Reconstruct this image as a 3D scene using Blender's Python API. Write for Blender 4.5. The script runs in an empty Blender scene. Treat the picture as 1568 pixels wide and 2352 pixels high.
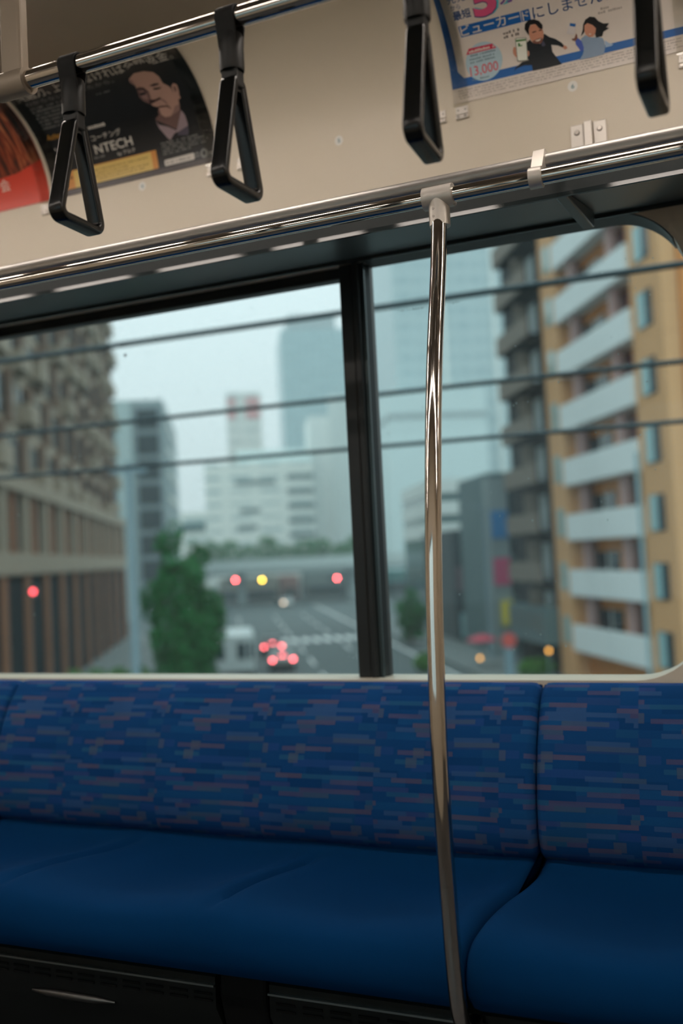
import bpy, bmesh, math, random
from mathutils import Vector, Matrix
random.seed(7)
SC = bpy.context.scene
COL = SC.collection
PI = math.pi
ZC = 1.05                                   # eye height above the car floor

# ------------------------------------------------------------------ camera
cam_data = bpy.data.cameras.new('camera')
cam_data.sensor_fit = 'VERTICAL'
cam_data.sensor_height = 36.0
cam_data.sensor_width = 24.0
cam_data.lens = 36.0 * 2287.0 / 2352.0
cam_data.clip_start = 0.02
cam_data.clip_end = 3000
cam_data.dof.use_dof = True
cam_data.dof.focus_distance = 1.68
cam_data.dof.aperture_fstop = 2.0
cam_data.dof.aperture_blades = 0
cam = bpy.data.objects.new('camera', cam_data)
COL.objects.link(cam)
right = Vector((0.91466, 0.40114, -0.04989))
down = Vector((-0.06354, 0.02079, -0.99776))
fwd = Vector((-0.39920, 0.91578, 0.04450))
m = Matrix.Identity(4)
for i in range(3):
    m[i][0] = right[i]; m[i][1] = -down[i]; m[i][2] = -fwd[i]
m[2][3] = ZC
cam.matrix_world = m
SC.camera = cam

# ------------------------------------------------------------------ view
SC.view_settings.view_transform = 'Standard'
SC.view_settings.look = 'None'
SC.view_settings.gamma = 1.0
SC.view_settings.exposure = 0.0
SC.view_settings.use_curve_mapping = False
SC.cycles.max_bounces = 6
SC.cycles.diffuse_bounces = 3
SC.cycles.glossy_bounces = 4
SC.cycles.transparent_max_bounces = 10
SC.cycles.volume_bounces = 1
SC.cycles.sample_clamp_indirect = 6.0
SC.cycles.use_adaptive_sampling = True
SC.cycles.adaptive_threshold = 0.06
SC.cycles.adaptive_min_samples = 16

# ------------------------------------------------------------------ world: overcast sky, brighter towards the zenith
SKY = (0.79, 0.955, 0.985)
SKY_STRENGTH = 0.775
SKY_ZENITH = 1.9
LAMP = 22.0
HAZE = 0.0010
w = bpy.data.worlds.new('world'); SC.world = w; w.use_nodes = True
nt = w.node_tree; nt.nodes.clear()
tc = nt.nodes.new('ShaderNodeTexCoord')
sx = nt.nodes.new('ShaderNodeSeparateXYZ')
mx = nt.nodes.new('ShaderNodeMath'); mx.operation = 'MAXIMUM'; mx.inputs[1].default_value = 0
ma = nt.nodes.new('ShaderNodeMath'); ma.operation = 'MULTIPLY_ADD'; ma.inputs[1].default_value = SKY_ZENITH * SKY_STRENGTH; ma.inputs[2].default_value = SKY_STRENGTH
bg = nt.nodes.new('ShaderNodeBackground'); bg.inputs[0].default_value = (*SKY, 1)
wo = nt.nodes.new('ShaderNodeOutputWorld')
nt.links.new(tc.outputs['Generated'], sx.inputs[0]); nt.links.new(sx.outputs['Z'], mx.inputs[0])
nt.links.new(mx.outputs[0], ma.inputs[0]); nt.links.new(ma.outputs[0], bg.inputs[1]); nt.links.new(bg.outputs[0], wo.inputs[0])

# ------------------------------------------------------------------ helpers
def lin(r, g, b):
    f = lambda c: (c / 255 / 12.92) if c / 255 <= 0.04045 else ((c / 255 + 0.055) / 1.055) ** 2.4
    return (f(r), f(g), f(b))

MATS = {}
def M(name, col, rough=0.5, metal=0.0, vary=0.08, scale=12.0, emit=None, estr=0.0, spec=0.5, bump=0.0, bscale=200.0, coat=0.0):
    """Principled material with a little procedural colour variation and optional fine relief."""
    if name in MATS: return MATS[name]
    mt = bpy.data.materials.new(name); mt.use_nodes = True
    n = mt.node_tree.nodes; l = mt.node_tree.links
    p = n['Principled BSDF']
    p.inputs['Roughness'].default_value = rough
    p.inputs['Metallic'].default_value = metal
    p.inputs['Specular IOR Level'].default_value = spec
    if coat: p.inputs['Coat Weight'].default_value = coat
    t = n.new('ShaderNodeTexCoord')
    nz = n.new('ShaderNodeTexNoise'); nz.inputs['Scale'].default_value = scale; nz.inputs['Detail'].default_value = 3
    l.new(t.outputs['Object'], nz.inputs['Vector'])
    mr = n.new('ShaderNodeMapRange'); mr.inputs['To Min'].default_value = 1 - vary; mr.inputs['To Max'].default_value = 1 + vary
    l.new(nz.outputs['Fac'], mr.inputs['Value'])
    vm = n.new('ShaderNodeVectorMath'); vm.operation = 'SCALE'; vm.inputs[0].default_value = col
    l.new(mr.outputs[0], vm.inputs['Scale']); l.new(vm.outputs[0], p.inputs['Base Color'])
    if emit is not None:
        p.inputs['Emission Color'].default_value = (*emit, 1); p.inputs['Emission Strength'].default_value = estr
    if bump:
        n2 = n.new('ShaderNodeTexNoise'); n2.inputs['Scale'].default_value = bscale
        l.new(t.outputs['Object'], n2.inputs['Vector'])
        b = n.new('ShaderNodeBump'); b.inputs['Strength'].default_value = bump; b.inputs['Distance'].default_value = 0.002
        l.new(n2.outputs['Fac'], b.inputs['Height']); l.new(b.outputs[0], p.inputs['Normal'])
    MATS[name] = mt
    return mt

ORG = {}
def org(o): return ORG.get(o.name, (0, 0, 0)) if o else (0, 0, 0)

def tag(o, label=None, cat=None, group=None, kind=None):
    if label: o['label'] = label
    if cat: o['category'] = cat
    if group: o['group'] = group
    if kind: o['kind'] = kind
    return o

def empty(name, loc, rz=0.0, origin=None, parent=None):
    o = bpy.data.objects.new(name, None); COL.objects.link(o)
    o.empty_display_size = 0.05
    o.location = loc; o.rotation_euler = (0, 0, rz)
    o.parent = parent
    ORG[o.name] = tuple(origin if origin is not None else loc)
    return o

def finish(name, me, mat, parent=None, smooth=None, top_origin=True):
    """Link a mesh as one object; a child is stored relative to the origin of its thing."""
    if parent is None:
        if top_origin and len(me.vertices):
            xs = [v.co.x for v in me.vertices]; ys = [v.co.y for v in me.vertices]; zs = [v.co.z for v in me.vertices]
            o0 = ((min(xs) + max(xs)) / 2, (min(ys) + max(ys)) / 2, min(zs))
        else: o0 = (0, 0, 0)
    else: o0 = org(parent)
    me.transform(Matrix.Translation((-o0[0], -o0[1], -o0[2])))
    if mat: me.materials.append(mat)
    if smooth is not None:
        for p in me.polygons: p.use_smooth = True
        me.set_sharp_from_angle(angle=math.radians(smooth))
    o = bpy.data.objects.new(name, me); COL.objects.link(o)
    if parent is None: o.location = o0
    else: o.parent = parent
    ORG[o.name] = o0
    return o

class MB:
    def __init__(s): s.v = []; s.f = []
    def add(s, vs, fs):
        k = len(s.v); s.v += [tuple(v) for v in vs]; s.f += [tuple(i + k for i in f) for f in fs]; return s
    def box(s, x0, x1, y0, y1, z0, z1):
        return s.add([(x0,y0,z0),(x1,y0,z0),(x1,y1,z0),(x0,y1,z0),(x0,y0,z1),(x1,y0,z1),(x1,y1,z1),(x0,y1,z1)],
                     [(0,3,2,1),(4,5,6,7),(0,1,5,4),(1,2,6,5),(2,3,7,6),(3,0,4,7)])
    def tube(s, path, r, n=16, closed=False, caps=True):
        path = [Vector(p) for p in path]; N = len(path)
        rs = r if isinstance(r, (list, tuple)) else [r] * N
        t0 = (path[1] - path[0]).normalized()
        a = Vector((0, 0, 1)) if abs(t0.z) < 0.9 else Vector((1, 0, 0))
        u = t0.cross(a).normalized(); vs = []; prev = t0
        for i, p in enumerate(path):
            if closed: t = (path[(i + 1) % N] - path[i - 1]).normalized()
            elif i == 0: t = t0
            elif i == N - 1: t = (path[-1] - path[-2]).normalized()
            else: t = (path[i + 1] - path[i - 1]).normalized()
            u = (u - t * u.dot(t)).normalized(); w_ = t.cross(u)
            for k in range(n):
                an = 2 * PI * k / n
                vs.append(p + u * (rs[i] * math.cos(an)) + w_ * (rs[i] * math.sin(an)))
        fs = []
        for i in range(N if closed else N - 1):
            j = (i + 1) % N
            for k in range(n):
                q = (k + 1) % n
                fs.append((i*n+k, i*n+q, j*n+q, j*n+k))
        if caps and not closed:
            fs.append(tuple(range(n - 1, -1, -1))); fs.append(tuple((N-1)*n + k for k in range(n)))
        return s.add(vs, fs)
    def sweep_yz(s, path, sec, closed=False, x=0.0):
        """path: (y,z) points; sec: (a,b) points, a along x, b along the in-plane normal."""
        P = [Vector((p[0], p[1])) for p in path]; N = len(P); n = len(sec); vs = []
        for i, p in enumerate(P):
            if closed: t = (P[(i+1) % N] - P[i-1])
            elif i == 0: t = P[1] - P[0]
            elif i == N-1: t = P[-1] - P[-2]
            else: t = P[i+1] - P[i-1]
            t.normalize(); nn = Vector((-t.y, t.x))
            for a, b in sec: vs.append((x + a, p.x + nn.x * b, p.y + nn.y * b))
        fs = []
        for i in range(N if closed else N-1):
            j = (i+1) % N
            for k in range(n):
                q = (k+1) % n; fs.append((i*n+k, i*n+q, j*n+q, j*n+k))
        if not closed:
            fs.append(tuple(range(n-1, -1, -1))); fs.append(tuple((N-1)*n+k for k in range(n)))
        return s.add(vs, fs)
    def lathe(s, prof, c, n=24):
        """prof: (r,z) list from bottom to top, around the vertical axis through c."""
        vs = []; fs = []
        for r, z in prof:
            for k in range(n):
                a = 2*PI*k/n; vs.append((c[0]+r*math.cos(a), c[1]+r*math.sin(a), c[2]+z))
        for i in range(len(prof)-1):
            for k in range(n):
                q = (k+1) % n; fs.append((i*n+k, i*n+q, (i+1)*n+q, (i+1)*n+k))
        fs.append(tuple(range(n-1, -1, -1))); fs.append(tuple((len(prof)-1)*n+k for k in range(n)))
        return s.add(vs, fs)
    def prism_x(s, prof, x0, x1):
        """closed (y,z) outline extruded along x"""
        n = len(prof)
        vs = [(x0, y, z) for y, z in prof] + [(x1, y, z) for y, z in prof]
        fs = [(k, (k+1) % n, n+(k+1) % n, n+k) for k in range(n)] + [tuple(range(n-1, -1, -1)), tuple(range(n, 2*n))]
        return s.add(vs, fs)
    def prism_z(s, prof, z0, z1):
        n = len(prof)
        vs = [(x, y, z0) for x, y in prof] + [(x, y, z1) for x, y in prof]
        fs = [(k, (k+1) % n, n+(k+1) % n, n+k) for k in range(n)] + [tuple(range(n-1, -1, -1)), tuple(range(n, 2*n))]
        return s.add(vs, fs)
    def mesh(s, name, bevel=0.0, seg=2, recalc=True):
        me = bpy.data.meshes.new(name); me.from_pydata(s.v, [], s.f)
        if recalc or bevel:
            bm = bmesh.new(); bm.from_mesh(me)
            if recalc: bmesh.ops.recalc_face_normals(bm, faces=bm.faces)
            if bevel:
                ed = [e for e in bm.edges if len(e.link_faces) == 2 and e.calc_face_angle(0) > 0.6]
                bmesh.ops.bevel(bm, geom=ed, offset=bevel, segments=seg, affect='EDGES', profile=0.5)
            bm.to_mesh(me); bm.free()
        me.update()
        return me
    def build(s, name, mat, parent=None, smooth=None, bevel=0.0, seg=2, recalc=True):
        return finish(name, s.mesh(name, bevel, seg, recalc), mat, parent, smooth)

def fillet(pts, r, closed=True, n=6):
    """round the corners of a 2-D polyline; r is a number or one radius per corner"""
    out = []; N = len(pts)
    for i, p in enumerate(pts):
        rr = r[i] if isinstance(r, (list, tuple)) else r
        if (not closed and i in (0, N-1)) or rr <= 0: out.append(tuple(p)); continue
        p = Vector(p); a = (Vector(pts[i-1]) - p); b = (Vector(pts[(i+1) % N]) - p)
        la, lb = a.length, b.length; a.normalize(); b.normalize()
        half = math.acos(max(-1, min(1, a.dot(b)))) / 2
        d = min(rr / math.tan(half), la*0.49, lb*0.49); rad = d * math.tan(half)
        c = p + (a + b).normalized() * (rad / math.sin(half))
        p0 = p + a*d - c; p1 = p + b*d - c
        a0 = math.atan2(p0.y, p0.x); da = math.atan2(p1.y, p1.x) - a0
        while da > PI: da -= 2*PI
        while da < -PI: da += 2*PI
        for k in range(n+1):
            an = a0 + da*k/n; out.append((c.x + rad*math.cos(an), c.y + rad*math.sin(an)))
    return out

def circ(y, z, r, n=20): return [(y + r*math.cos(2*PI*k/n), z + r*math.sin(2*PI*k/n)) for k in range(n)]
def rsec(a, b, r, n=4): return fillet([(-a/2,-b/2),(a/2,-b/2),(a/2,b/2),(-a/2,b/2)], r, True, n)

def copy_tree(o, parent=None):
    c = o.copy(); COL.objects.link(c); c.parent = parent; ORG[c.name] = org(o)
    for ch in list(o.children): copy_tree(ch, c)
    return c

# ------------------------------------------------------------------ materials
CREAM = M('cream_wall_panel', lin(216, 205, 186), 0.42, vary=0.03, scale=3)
CEIL = M('ceiling_panel', lin(152, 142, 128), 0.5, vary=0.03, scale=3)
SILLM = M('sill_resin', lin(212, 206, 192), 0.4, vary=0.03)
FLOORM = M('floor_vinyl', lin(52, 56, 60), 0.45, vary=0.2, scale=60)
CHROME = M('polished_steel', (0.62, 0.585, 0.545), 0.07, 1.0, vary=0.03)
MATTE = M('satin_aluminium', (0.50, 0.48, 0.455), 0.46, 1.0, vary=0.03)
CAST = M('cast_aluminium_fitting', (0.66, 0.62, 0.57), 0.45, 0.65, vary=0.04)
RACKP = M('rack_panel_paint', lin(66, 78, 81), 0.4, 0.0, vary=0.06, scale=6)
RACKB = M('rack_bead_metal', (0.45, 0.43, 0.40), 0.12, 1.0, vary=0.03)
BLACKP = M('black_plastic', lin(6, 9, 10), 0.26, vary=0.1, scale=40)
BLACKM = M('black_matte_plastic', lin(11, 14, 15), 0.5, vary=0.1, scale=40)
BELTM = M('black_webbing', lin(12, 14, 15), 0.75, vary=0.2, scale=300, bump=0.3, bscale=900)
FRAMEM = M('black_window_frame', lin(20, 26, 28), 0.38, vary=0.1)
HEATM = M('heater_box_paint', lin(22, 26, 26), 0.4, 0.4, vary=0.1)
DARKM = M('dark_support_paint', lin(6, 7, 8), 0.8, vary=0.1, spec=0.2)
POSTB = M('drop_post_paint', lin(158, 144, 128), 0.5, 0.2, vary=0.04)
STRIPA = M('gloss_edge_paint', lin(40, 48, 50), 0.055, vary=0.04, spec=0.28)
FASC = M('dark_fascia_paint', lin(36, 45, 47), 0.45, vary=0.05)
STRIPB = M('satin_edge_paint', lin(48, 54, 56), 0.24, vary=0.04)
SCREWM = M('screw_steel', (0.35, 0.32, 0.29), 0.3, 1.0, vary=0.05)
STICK = M('sticker_paper', lin(228, 226, 220), 0.5, vary=0.02)
STICKT = M('sticker_print_teal', lin(40, 110, 125), 0.5, vary=0.02)

def glass_mat(name, tint, ior=1.35):
    mt = bpy.data.materials.new(name); mt.use_nodes = True
    n = mt.node_tree.nodes; l = mt.node_tree.links; n.clear()
    o = n.new('ShaderNodeOutputMaterial'); mixn = n.new('ShaderNodeMixShader')
    t = n.new('ShaderNodeBsdfTransparent'); t.inputs[0].default_value = (*tint, 1)
    g = n.new('ShaderNodeBsdfGlossy'); g.inputs['Roughness'].default_value = 0.01; g.inputs[0].default_value = (1, 1, 1, 1)
    f = n.new('ShaderNodeFresnel'); f.inputs[0].default_value = ior
    l.new(f.outputs[0], mixn.inputs[0]); l.new(t.outputs[0], mixn.inputs[1]); l.new(g.outputs[0], mixn.inputs[2]); l.new(mixn.outputs[0], o.inputs[0])
    return mt
GLASS = glass_mat('window_glass', (0.93, 0.985, 0.985), 1.3)
FILM = glass_mat('clear_film', (0.90, 0.90, 0.87), 1.45)

def fabric_mat(name, base, pattern):
    """woven moquette; the backrest cloth carries a repeat of short coloured dashes"""
    mt = bpy.data.materials.new(name); mt.use_nodes = True
    n = mt.node_tree.nodes; l = mt.node_tree.links; p = n['Principled BSDF']
    p.inputs['Roughness'].default_value = 0.9; p.inputs['Specular IOR Level'].default_value = 0.06
    p.inputs['Sheen Weight'].default_value = 0.08; p.inputs['Sheen Tint'].default_value = (*base, 1); p.inputs['Sheen Roughness'].default_value = 0.4
    uv = n.new('ShaderNodeUVMap'); uv.uv_map = 'UVMap'
    sep = n.new('ShaderNodeSeparateXYZ'); l.new(uv.outputs[0], sep.inputs[0])
    def math_(op, a, b=None, c=None):
        k = n.new('ShaderNodeMath'); k.operation = op
        for i, val in enumerate((a, b, c)):
            if val is None: continue
            if isinstance(val, (int, float)): k.inputs[i].default_value = val
            else: l.new(val, k.inputs[i])
        return k.outputs[0]
    col = None
    if pattern:
        u = math_('FLOORED_MODULO', sep.outputs[0], 0.272) ; v = sep.outputs[1]
        def layer(h, wd, seed, jit):
            row = math_('FLOOR', math_('DIVIDE', v, h))
            wn = n.new('ShaderNodeTexWhiteNoise'); wn.noise_dimensions = '2D'
            cb = n.new('ShaderNodeCombineXYZ'); l.new(row, cb.inputs[0]); cb.inputs[1].default_value = seed
            l.new(cb.outputs[0], wn.inputs['Vector'])
            wid = math_('MULTIPLY_ADD', wn.outputs['Value'], jit, wd)
            cell = math_('FLOOR', math_('DIVIDE', math_('ADD', u, math_('MULTIPLY', wn.outputs['Value'], 0.37)), wid))
            w2 = n.new('ShaderNodeTexWhiteNoise'); w2.noise_dimensions = '3D'
            c2 = n.new('ShaderNodeCombineXYZ'); l.new(row, c2.inputs[0]); l.new(cell, c2.inputs[1]); c2.inputs[2].default_value = seed
            l.new(c2.outputs[0], w2.inputs['Vector'])
            return w2.outputs['Value']
        def ramp(src, stops):
            r = n.new('ShaderNodeValToRGB'); r.color_ramp.interpolation = 'CONSTANT'
            e = r.color_ramp.elements
            while len(e) < len(stops): e.new(0.5)
            for k, (pos, c) in enumerate(stops): e[k].position = pos; e[k].color = (*c, 1)
            l.new(src, r.inputs[0]); return r.outputs[0]
        b1 = lin(20, 70, 126); b2 = lin(24, 80, 134); b3 = lin(16, 62, 116)
        big = ramp(layer(0.0165, 0.060, 3.1, 0.09), [(0, b1), (0.30, b3), (0.50, b2), (0.63, lin(36, 74, 136)), (0.74, lin(28, 80, 128)), (0.82, b1), (0.93, lin(40, 72, 126))])
        thin_src = layer(0.0098, 0.034, 9.7, 0.075)
        thin = ramp(thin_src, [(0, b1), (0.66, lin(98, 86, 112)), (0.74, lin(66, 98, 144)), (0.81, lin(112, 94, 104)), (0.87, lin(48, 104, 138)), (0.92, lin(84, 100, 114)), (0.96, lin(66, 76, 132))])
        mask = math_('GREATER_THAN', thin_src, 0.66)
        mask = math_('MULTIPLY', mask, 0.62)
        mixc = n.new('ShaderNodeMixRGB'); l.new(mask, mixc.inputs[0]); l.new(big, mixc.inputs[1]); l.new(thin, mixc.inputs[2])
        sq_src = layer(0.021, 0.022, 5.3, 0.004)
        sq = n.new('ShaderNodeMixRGB'); l.new(math_('MULTIPLY', math_('GREATER_THAN', sq_src, 0.975), 0.5), sq.inputs[0]); l.new(mixc.outputs[0], sq.inputs[1]); sq.inputs[2].default_value = (*lin(98, 104, 108), 1)
        col = sq.outputs[0]
    if pattern:
        lo = n.new('ShaderNodeTexNoise'); lo.inputs['Scale'].default_value = 9; lo.inputs['Detail'].default_value = 1; l.new(uv.outputs[0], lo.inputs['Vector'])
        lm = n.new('ShaderNodeMixRGB'); l.new(math_('MULTIPLY', lo.outputs['Fac'], 0.55), lm.inputs[0]); l.new(col, lm.inputs[1]); lm.inputs[2].default_value = (*lin(24, 72, 122), 1); col = lm.outputs[0]
    wv = n.new('ShaderNodeTexNoise'); wv.inputs['Scale'].default_value = 900; l.new(uv.outputs[0], wv.inputs['Vector'])
    mr = n.new('ShaderNodeMapRange'); mr.inputs['To Min'].default_value = 0.62 if pattern else 0.78; mr.inputs['To Max'].default_value = 1.06 if pattern else 1.22; l.new(wv.outputs['Fac'], mr.inputs['Value'])
    vm = n.new('ShaderNodeVectorMath'); vm.operation = 'SCALE'; l.new(mr.outputs[0], vm.inputs['Scale'])
    if col is None: vm.inputs[0].default_value = base
    else: l.new(col, vm.inputs[0])
    l.new(vm.outputs[0], p.inputs['Base Color'])
    bp = n.new('ShaderNodeBump'); bp.inputs['Strength'].default_value = 0.25; bp.inputs['Distance'].default_value = 0.001
    l.new(wv.outputs['Fac'], bp.inputs['Height']); l.new(bp.outputs[0], p.inputs['Normal'])
    return mt
BACKF = fabric_mat('backrest_moquette', lin(40, 80, 150), True)
SEATF = fabric_mat('seat_moquette', lin(0, 46, 88), False)
# ================================================================== THE CAR
YW, Z0, RR = 2.11, ZC + 0.97, 0.235          # inner wall plane, start and radius of the cove
XA, XB = -5.2, 3.6                           # ends of the modelled car
YN = -0.71                                   # opposite wall
WX0, WX1, WZ0, WZ1, WR = -2.24, -0.135, ZC - 0.283, ZC + 0.6875, 0.15

def struct(name, mb, mat, smooth=None, label=None):
    o = mb.build(name, mat, None, smooth); tag(o, label, None, None, 'structure'); return o

struct('floor', MB().box(XA, XB, YN - 0.1, YW + 0.1, -0.06, 0.0), FLOORM, None, 'dark grey vinyl floor of the train car')

def arc_corner(mb, cx, cz, sx, sz, r, y0, y1):
    c = (cx - sx*r, cz - sz*r); pts = [(cx, cz)]
    N = 12
    for k in range(N+1):
        a = PI/2*k/N; pts.append((c[0] + sx*r*math.sin(a), c[1] + sz*r*math.cos(a)))
    n = len(pts); vs = [(x, y0, z) for x, z in pts] + [(x, y1, z) for x, z in pts]
    fs = []
    for k in range(1, n-1): fs += [(0, k, k+1), (n, n+k+1, n+k)]
    for k in range(1, n-1): fs.append((k, n+k, n+k+1, k+1))
    mb.add(vs, fs)

def car_wall(name, yi, yo, label):
    s = 1 if yo > yi else -1
    mb = MB(); a, b = min(yi, yo), max(yi, yo)
    mb.box(XA, WX0, a, b, 0, Z0); mb.box(WX1, XB, a, b, 0, Z0)
    mb.box(WX0, WX1, a, b, 0, WZ0); mb.box(WX0, WX1, a, b, WZ1, Z0)
    for cx, sx in ((WX0, -1), (WX1, 1)):
        for cz, sz in ((WZ0, -1), (WZ1, 1)): arc_corner(mb, cx, cz, sx, sz, WR, yi, yo)
    # cove: quarter round turning into the ceiling
    inner = [(yi - s*RR + s*RR*math.cos(t), Z0 + RR*math.sin(t)) for t in [PI/2*k/16 for k in range(17)]]
    outer = [(inner[-1][0], Z0 + RR + 0.06), (yo, Z0 + RR + 0.06), (yo, Z0)]
    mb.prism_x(inner + outer, XA, XB)
    me = mb.mesh(name, recalc=False)
    bm = bmesh.new(); bm.from_mesh(me); bmesh.ops.remove_doubles(bm, verts=bm.verts, dist=1e-5); bmesh.ops.recalc_face_normals(bm, faces=bm.faces); bm.to_mesh(me); bm.free()
    o = finish(name, me, CREAM, None, 35); tag(o, label, None, None, 'structure'); return o
car_wall('wall_back', YW, YW + 0.095, 'cream side wall with a wide round-cornered window and curved cove')
car_wall('wall_front', YN, YN - 0.095, 'cream side wall opposite, behind the viewer')
struct('ceiling', MB().box(XA, XB, YN + RR, YW - RR, Z0 + RR, Z0 + RR + 0.06), CEIL, None, 'flat beige ceiling of the train car')
struct('wall_left', MB().box(XA - 0.06, XA, YN, YW, 0, Z0 + RR), CREAM, None, 'cream end wall')
struct('wall_right', MB().box(XB, XB + 0.06, YN, YW, 0, Z0 + RR), CREAM, None, 'cream end wall')

# ---- window: fixed pane right, sliding sash left, black mullion between
def build_window(name, yi, s, full):
    wroot = empty(name, (WX0, yi, WZ0)); tag(wroot, 'wide train window with black mullion and two panes' if full else 'window of the opposite side', None, None, 'structure')
    yg = yi + s*0.088
    def rr_poly(x0, x1, z0, z1, r):
        return fillet([(x0, z0), (x1, z0), (x1, z1), (x0, z1)], r, True, 8)
    MX0, MXM, MX1 = -0.912, -0.878, -0.846
    def pane(x0, x1, z0, z1, r):
        mb = MB(); pts = rr_poly(x0, x1, z0, z1, r); n = len(pts)
        mb.add([(x, yg, z) for x, z in pts] , [tuple(range(n))])
        return mb.build('pane', GLASS, wroot)
    pane(MX1 - 0.02, WX1, WZ0, WZ1, [0.001, WR, WR, 0.001])
    pane(WX0, MX0 + 0.02, WZ0, WZ1, [WR, 0.001, 0.001, WR])
    ya, yb = sorted((yi + s*0.042, yi + s*0.089))
    mb = MB(); mb.prism_z([(MXM, yi + s*0.030), (MXM + 0.014, yi + s*0.030), (MX1, yi + s*0.068), (MX1, yi + s*0.0895), (MXM, yi + s*0.0895)], WZ0 - 0.001, WZ1)
    mb.build('mullion', FRAMEM, wroot, None, 0.003, 3)
    ya2, yb2 = sorted((yi + s*0.052, yi + s*0.089))
    mb = MB()
    mb.box(MX0, MXM - 0.001, min(yi + s*0.034, yb2), max(yi + s*0.034, yb2) if s > 0 else yi + s*0.034, WZ0 - 0.001, WZ1)
    mb.build('sash_stile', FRAMEM, wroot, None, 0.004, 2)
    mb = MB(); mb.box(WX0, MX0, ya2, yb2, WZ1 - 0.027, WZ1); mb.build('sash_rail', FRAMEM, wroot, None, 0.003, 2)
    mb = MB(); mb.box(MX1 - 0.012, MX1 - 0.004, ya - 0.003*s, ya + 0.003*s, WZ0, WZ1); mb.build('mullion_bead', M('mullion_bead_metal', lin(58, 70, 72), 0.3, 0.6), wroot)
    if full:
        lm = MB(); ym0, ym1 = yi + 0.004, yi + 0.088; cx, cz, rr0 = WX1 - WR, WZ1 - WR, WR - 0.0003  # added dark strip along the window head: its colour stands in for shade
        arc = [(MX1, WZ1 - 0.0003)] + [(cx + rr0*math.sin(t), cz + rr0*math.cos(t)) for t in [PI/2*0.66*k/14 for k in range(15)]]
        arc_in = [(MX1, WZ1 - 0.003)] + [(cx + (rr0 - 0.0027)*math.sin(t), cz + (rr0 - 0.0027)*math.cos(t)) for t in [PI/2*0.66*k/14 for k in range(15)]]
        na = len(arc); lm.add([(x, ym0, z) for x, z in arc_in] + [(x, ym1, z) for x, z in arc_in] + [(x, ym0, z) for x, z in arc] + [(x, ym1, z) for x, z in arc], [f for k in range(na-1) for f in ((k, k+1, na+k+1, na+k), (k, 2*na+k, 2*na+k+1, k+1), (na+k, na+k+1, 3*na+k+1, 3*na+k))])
        lm.build('painted_soffit_shade', M('soffit_shade_grey', lin(78, 88, 90), 0.5), wroot, 40, recalc=True)
        # etched safety mark and a row of grime specks on the panes
        INKM = M('etched_mark', lin(46, 66, 70), 0.7); rg = random.Random(9)
        mk = MB()
        for k in range(9): mk.box(-1.579 + 0.004*k, -1.5765 + 0.004*k, yg - 0.0012, yg - 0.0006, 1.640 + rg.uniform(0, .004), 1.648 + rg.uniform(-.002, .003))
        mk.box(-1.568, -1.561, yg - 0.0012, yg - 0.0006, 1.612, 1.619)
        o = mk.build('glass_stamp', INKM, wroot); o['kind'] = 'stuff'
        mk = MB()
        for k in range(22):
            x = -0.785 + 0.007*k; mk.box(x, x + rg.uniform(.001, .004), yg - 0.0012, yg - 0.0006, 1.6185 + rg.uniform(0, .002), 1.621 + rg.uniform(0, .0015))
        o = mk.build('glass_grime', M('grime_specks', lin(120, 134, 136), 0.8), wroot); o['kind'] = 'stuff'
        # raindrops, too many and too small to count
        mb = MB(); rnd = random.Random(5)
        for k in range(150):
            x = rnd.uniform(-2.0, WX1 - 0.05); z = rnd.uniform(WZ0 + 0.03, WZ1 - 0.05); r = rnd.uniform(0.0006, 0.0016)
            if MX0 < x < MX1: continue
            vs = []; n = 6
            for i in range(1, 3):
                for j in range(n):
                    a = 2*PI*j/n; el = PI/2*(1 - i/2)
                    vs.append((x + r*math.cos(a)*math.cos(el), yg + 0.0005 + 0.5*r*math.sin(el), z + 1.5*r*math.sin(a)*math.cos(el)))
            vs.append((x, yg + 0.0005 + 0.5*r, z))
            fs = [(j, (j+1) % n, n+(j+1) % n, n+j) for j in range(n)] + [(j, (j+1) % n, 2*n) for j in range(n)]
            mb.add(vs, fs)
        o = mb.build('raindrops', M('rain_water', lin(190, 210, 212), 0.05, vary=0.02), wroot); o['kind'] = 'stuff'
    return wroot
build_window('window_1', YW, 1, True)
build_window('window_2', YN, -1, False)

# ---- ceiling lamps: flush modules in two rows
LAMPM = M('lamp_diffuser', lin(240, 232, 220), 0.5, vary=0.0, emit=(1.0, 0.89, 0.795), estr=LAMP)
LFRAME = M('lamp_frame', lin(200, 195, 186), 0.4, vary=0.02)
proto = None
for yl in (0.15, 1.48):
    for k, xl in enumerate([-4.72, -4.21, -3.70, -3.19, -2.68, -2.17, -1.66, -1.16, -0.42, 0.09, 0.60, 1.11, 1.62, 2.13, 2.64]):
        if proto is None:
            proto = empty('ceiling_light', (xl, yl, Z0 + RR))
            zc = Z0 + RR
            MB().box(xl - 0.02, xl + 0.365, yl - 0.055, yl + 0.055, zc - 0.006, zc).build('frame', LFRAME, proto)
            MB().box(xl, xl + 0.345, yl - 0.04, yl + 0.04, zc - 0.014, zc - 0.006).build('diffuser', LAMPM, proto)
            o = proto
        else:
            o = copy_tree(proto); o.location = (xl, yl, Z0 + RR)
        tag(o, 'flush rectangular ceiling lamp in the rows above the aisle', 'lamp', 'ceiling lamps of the car')

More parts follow.
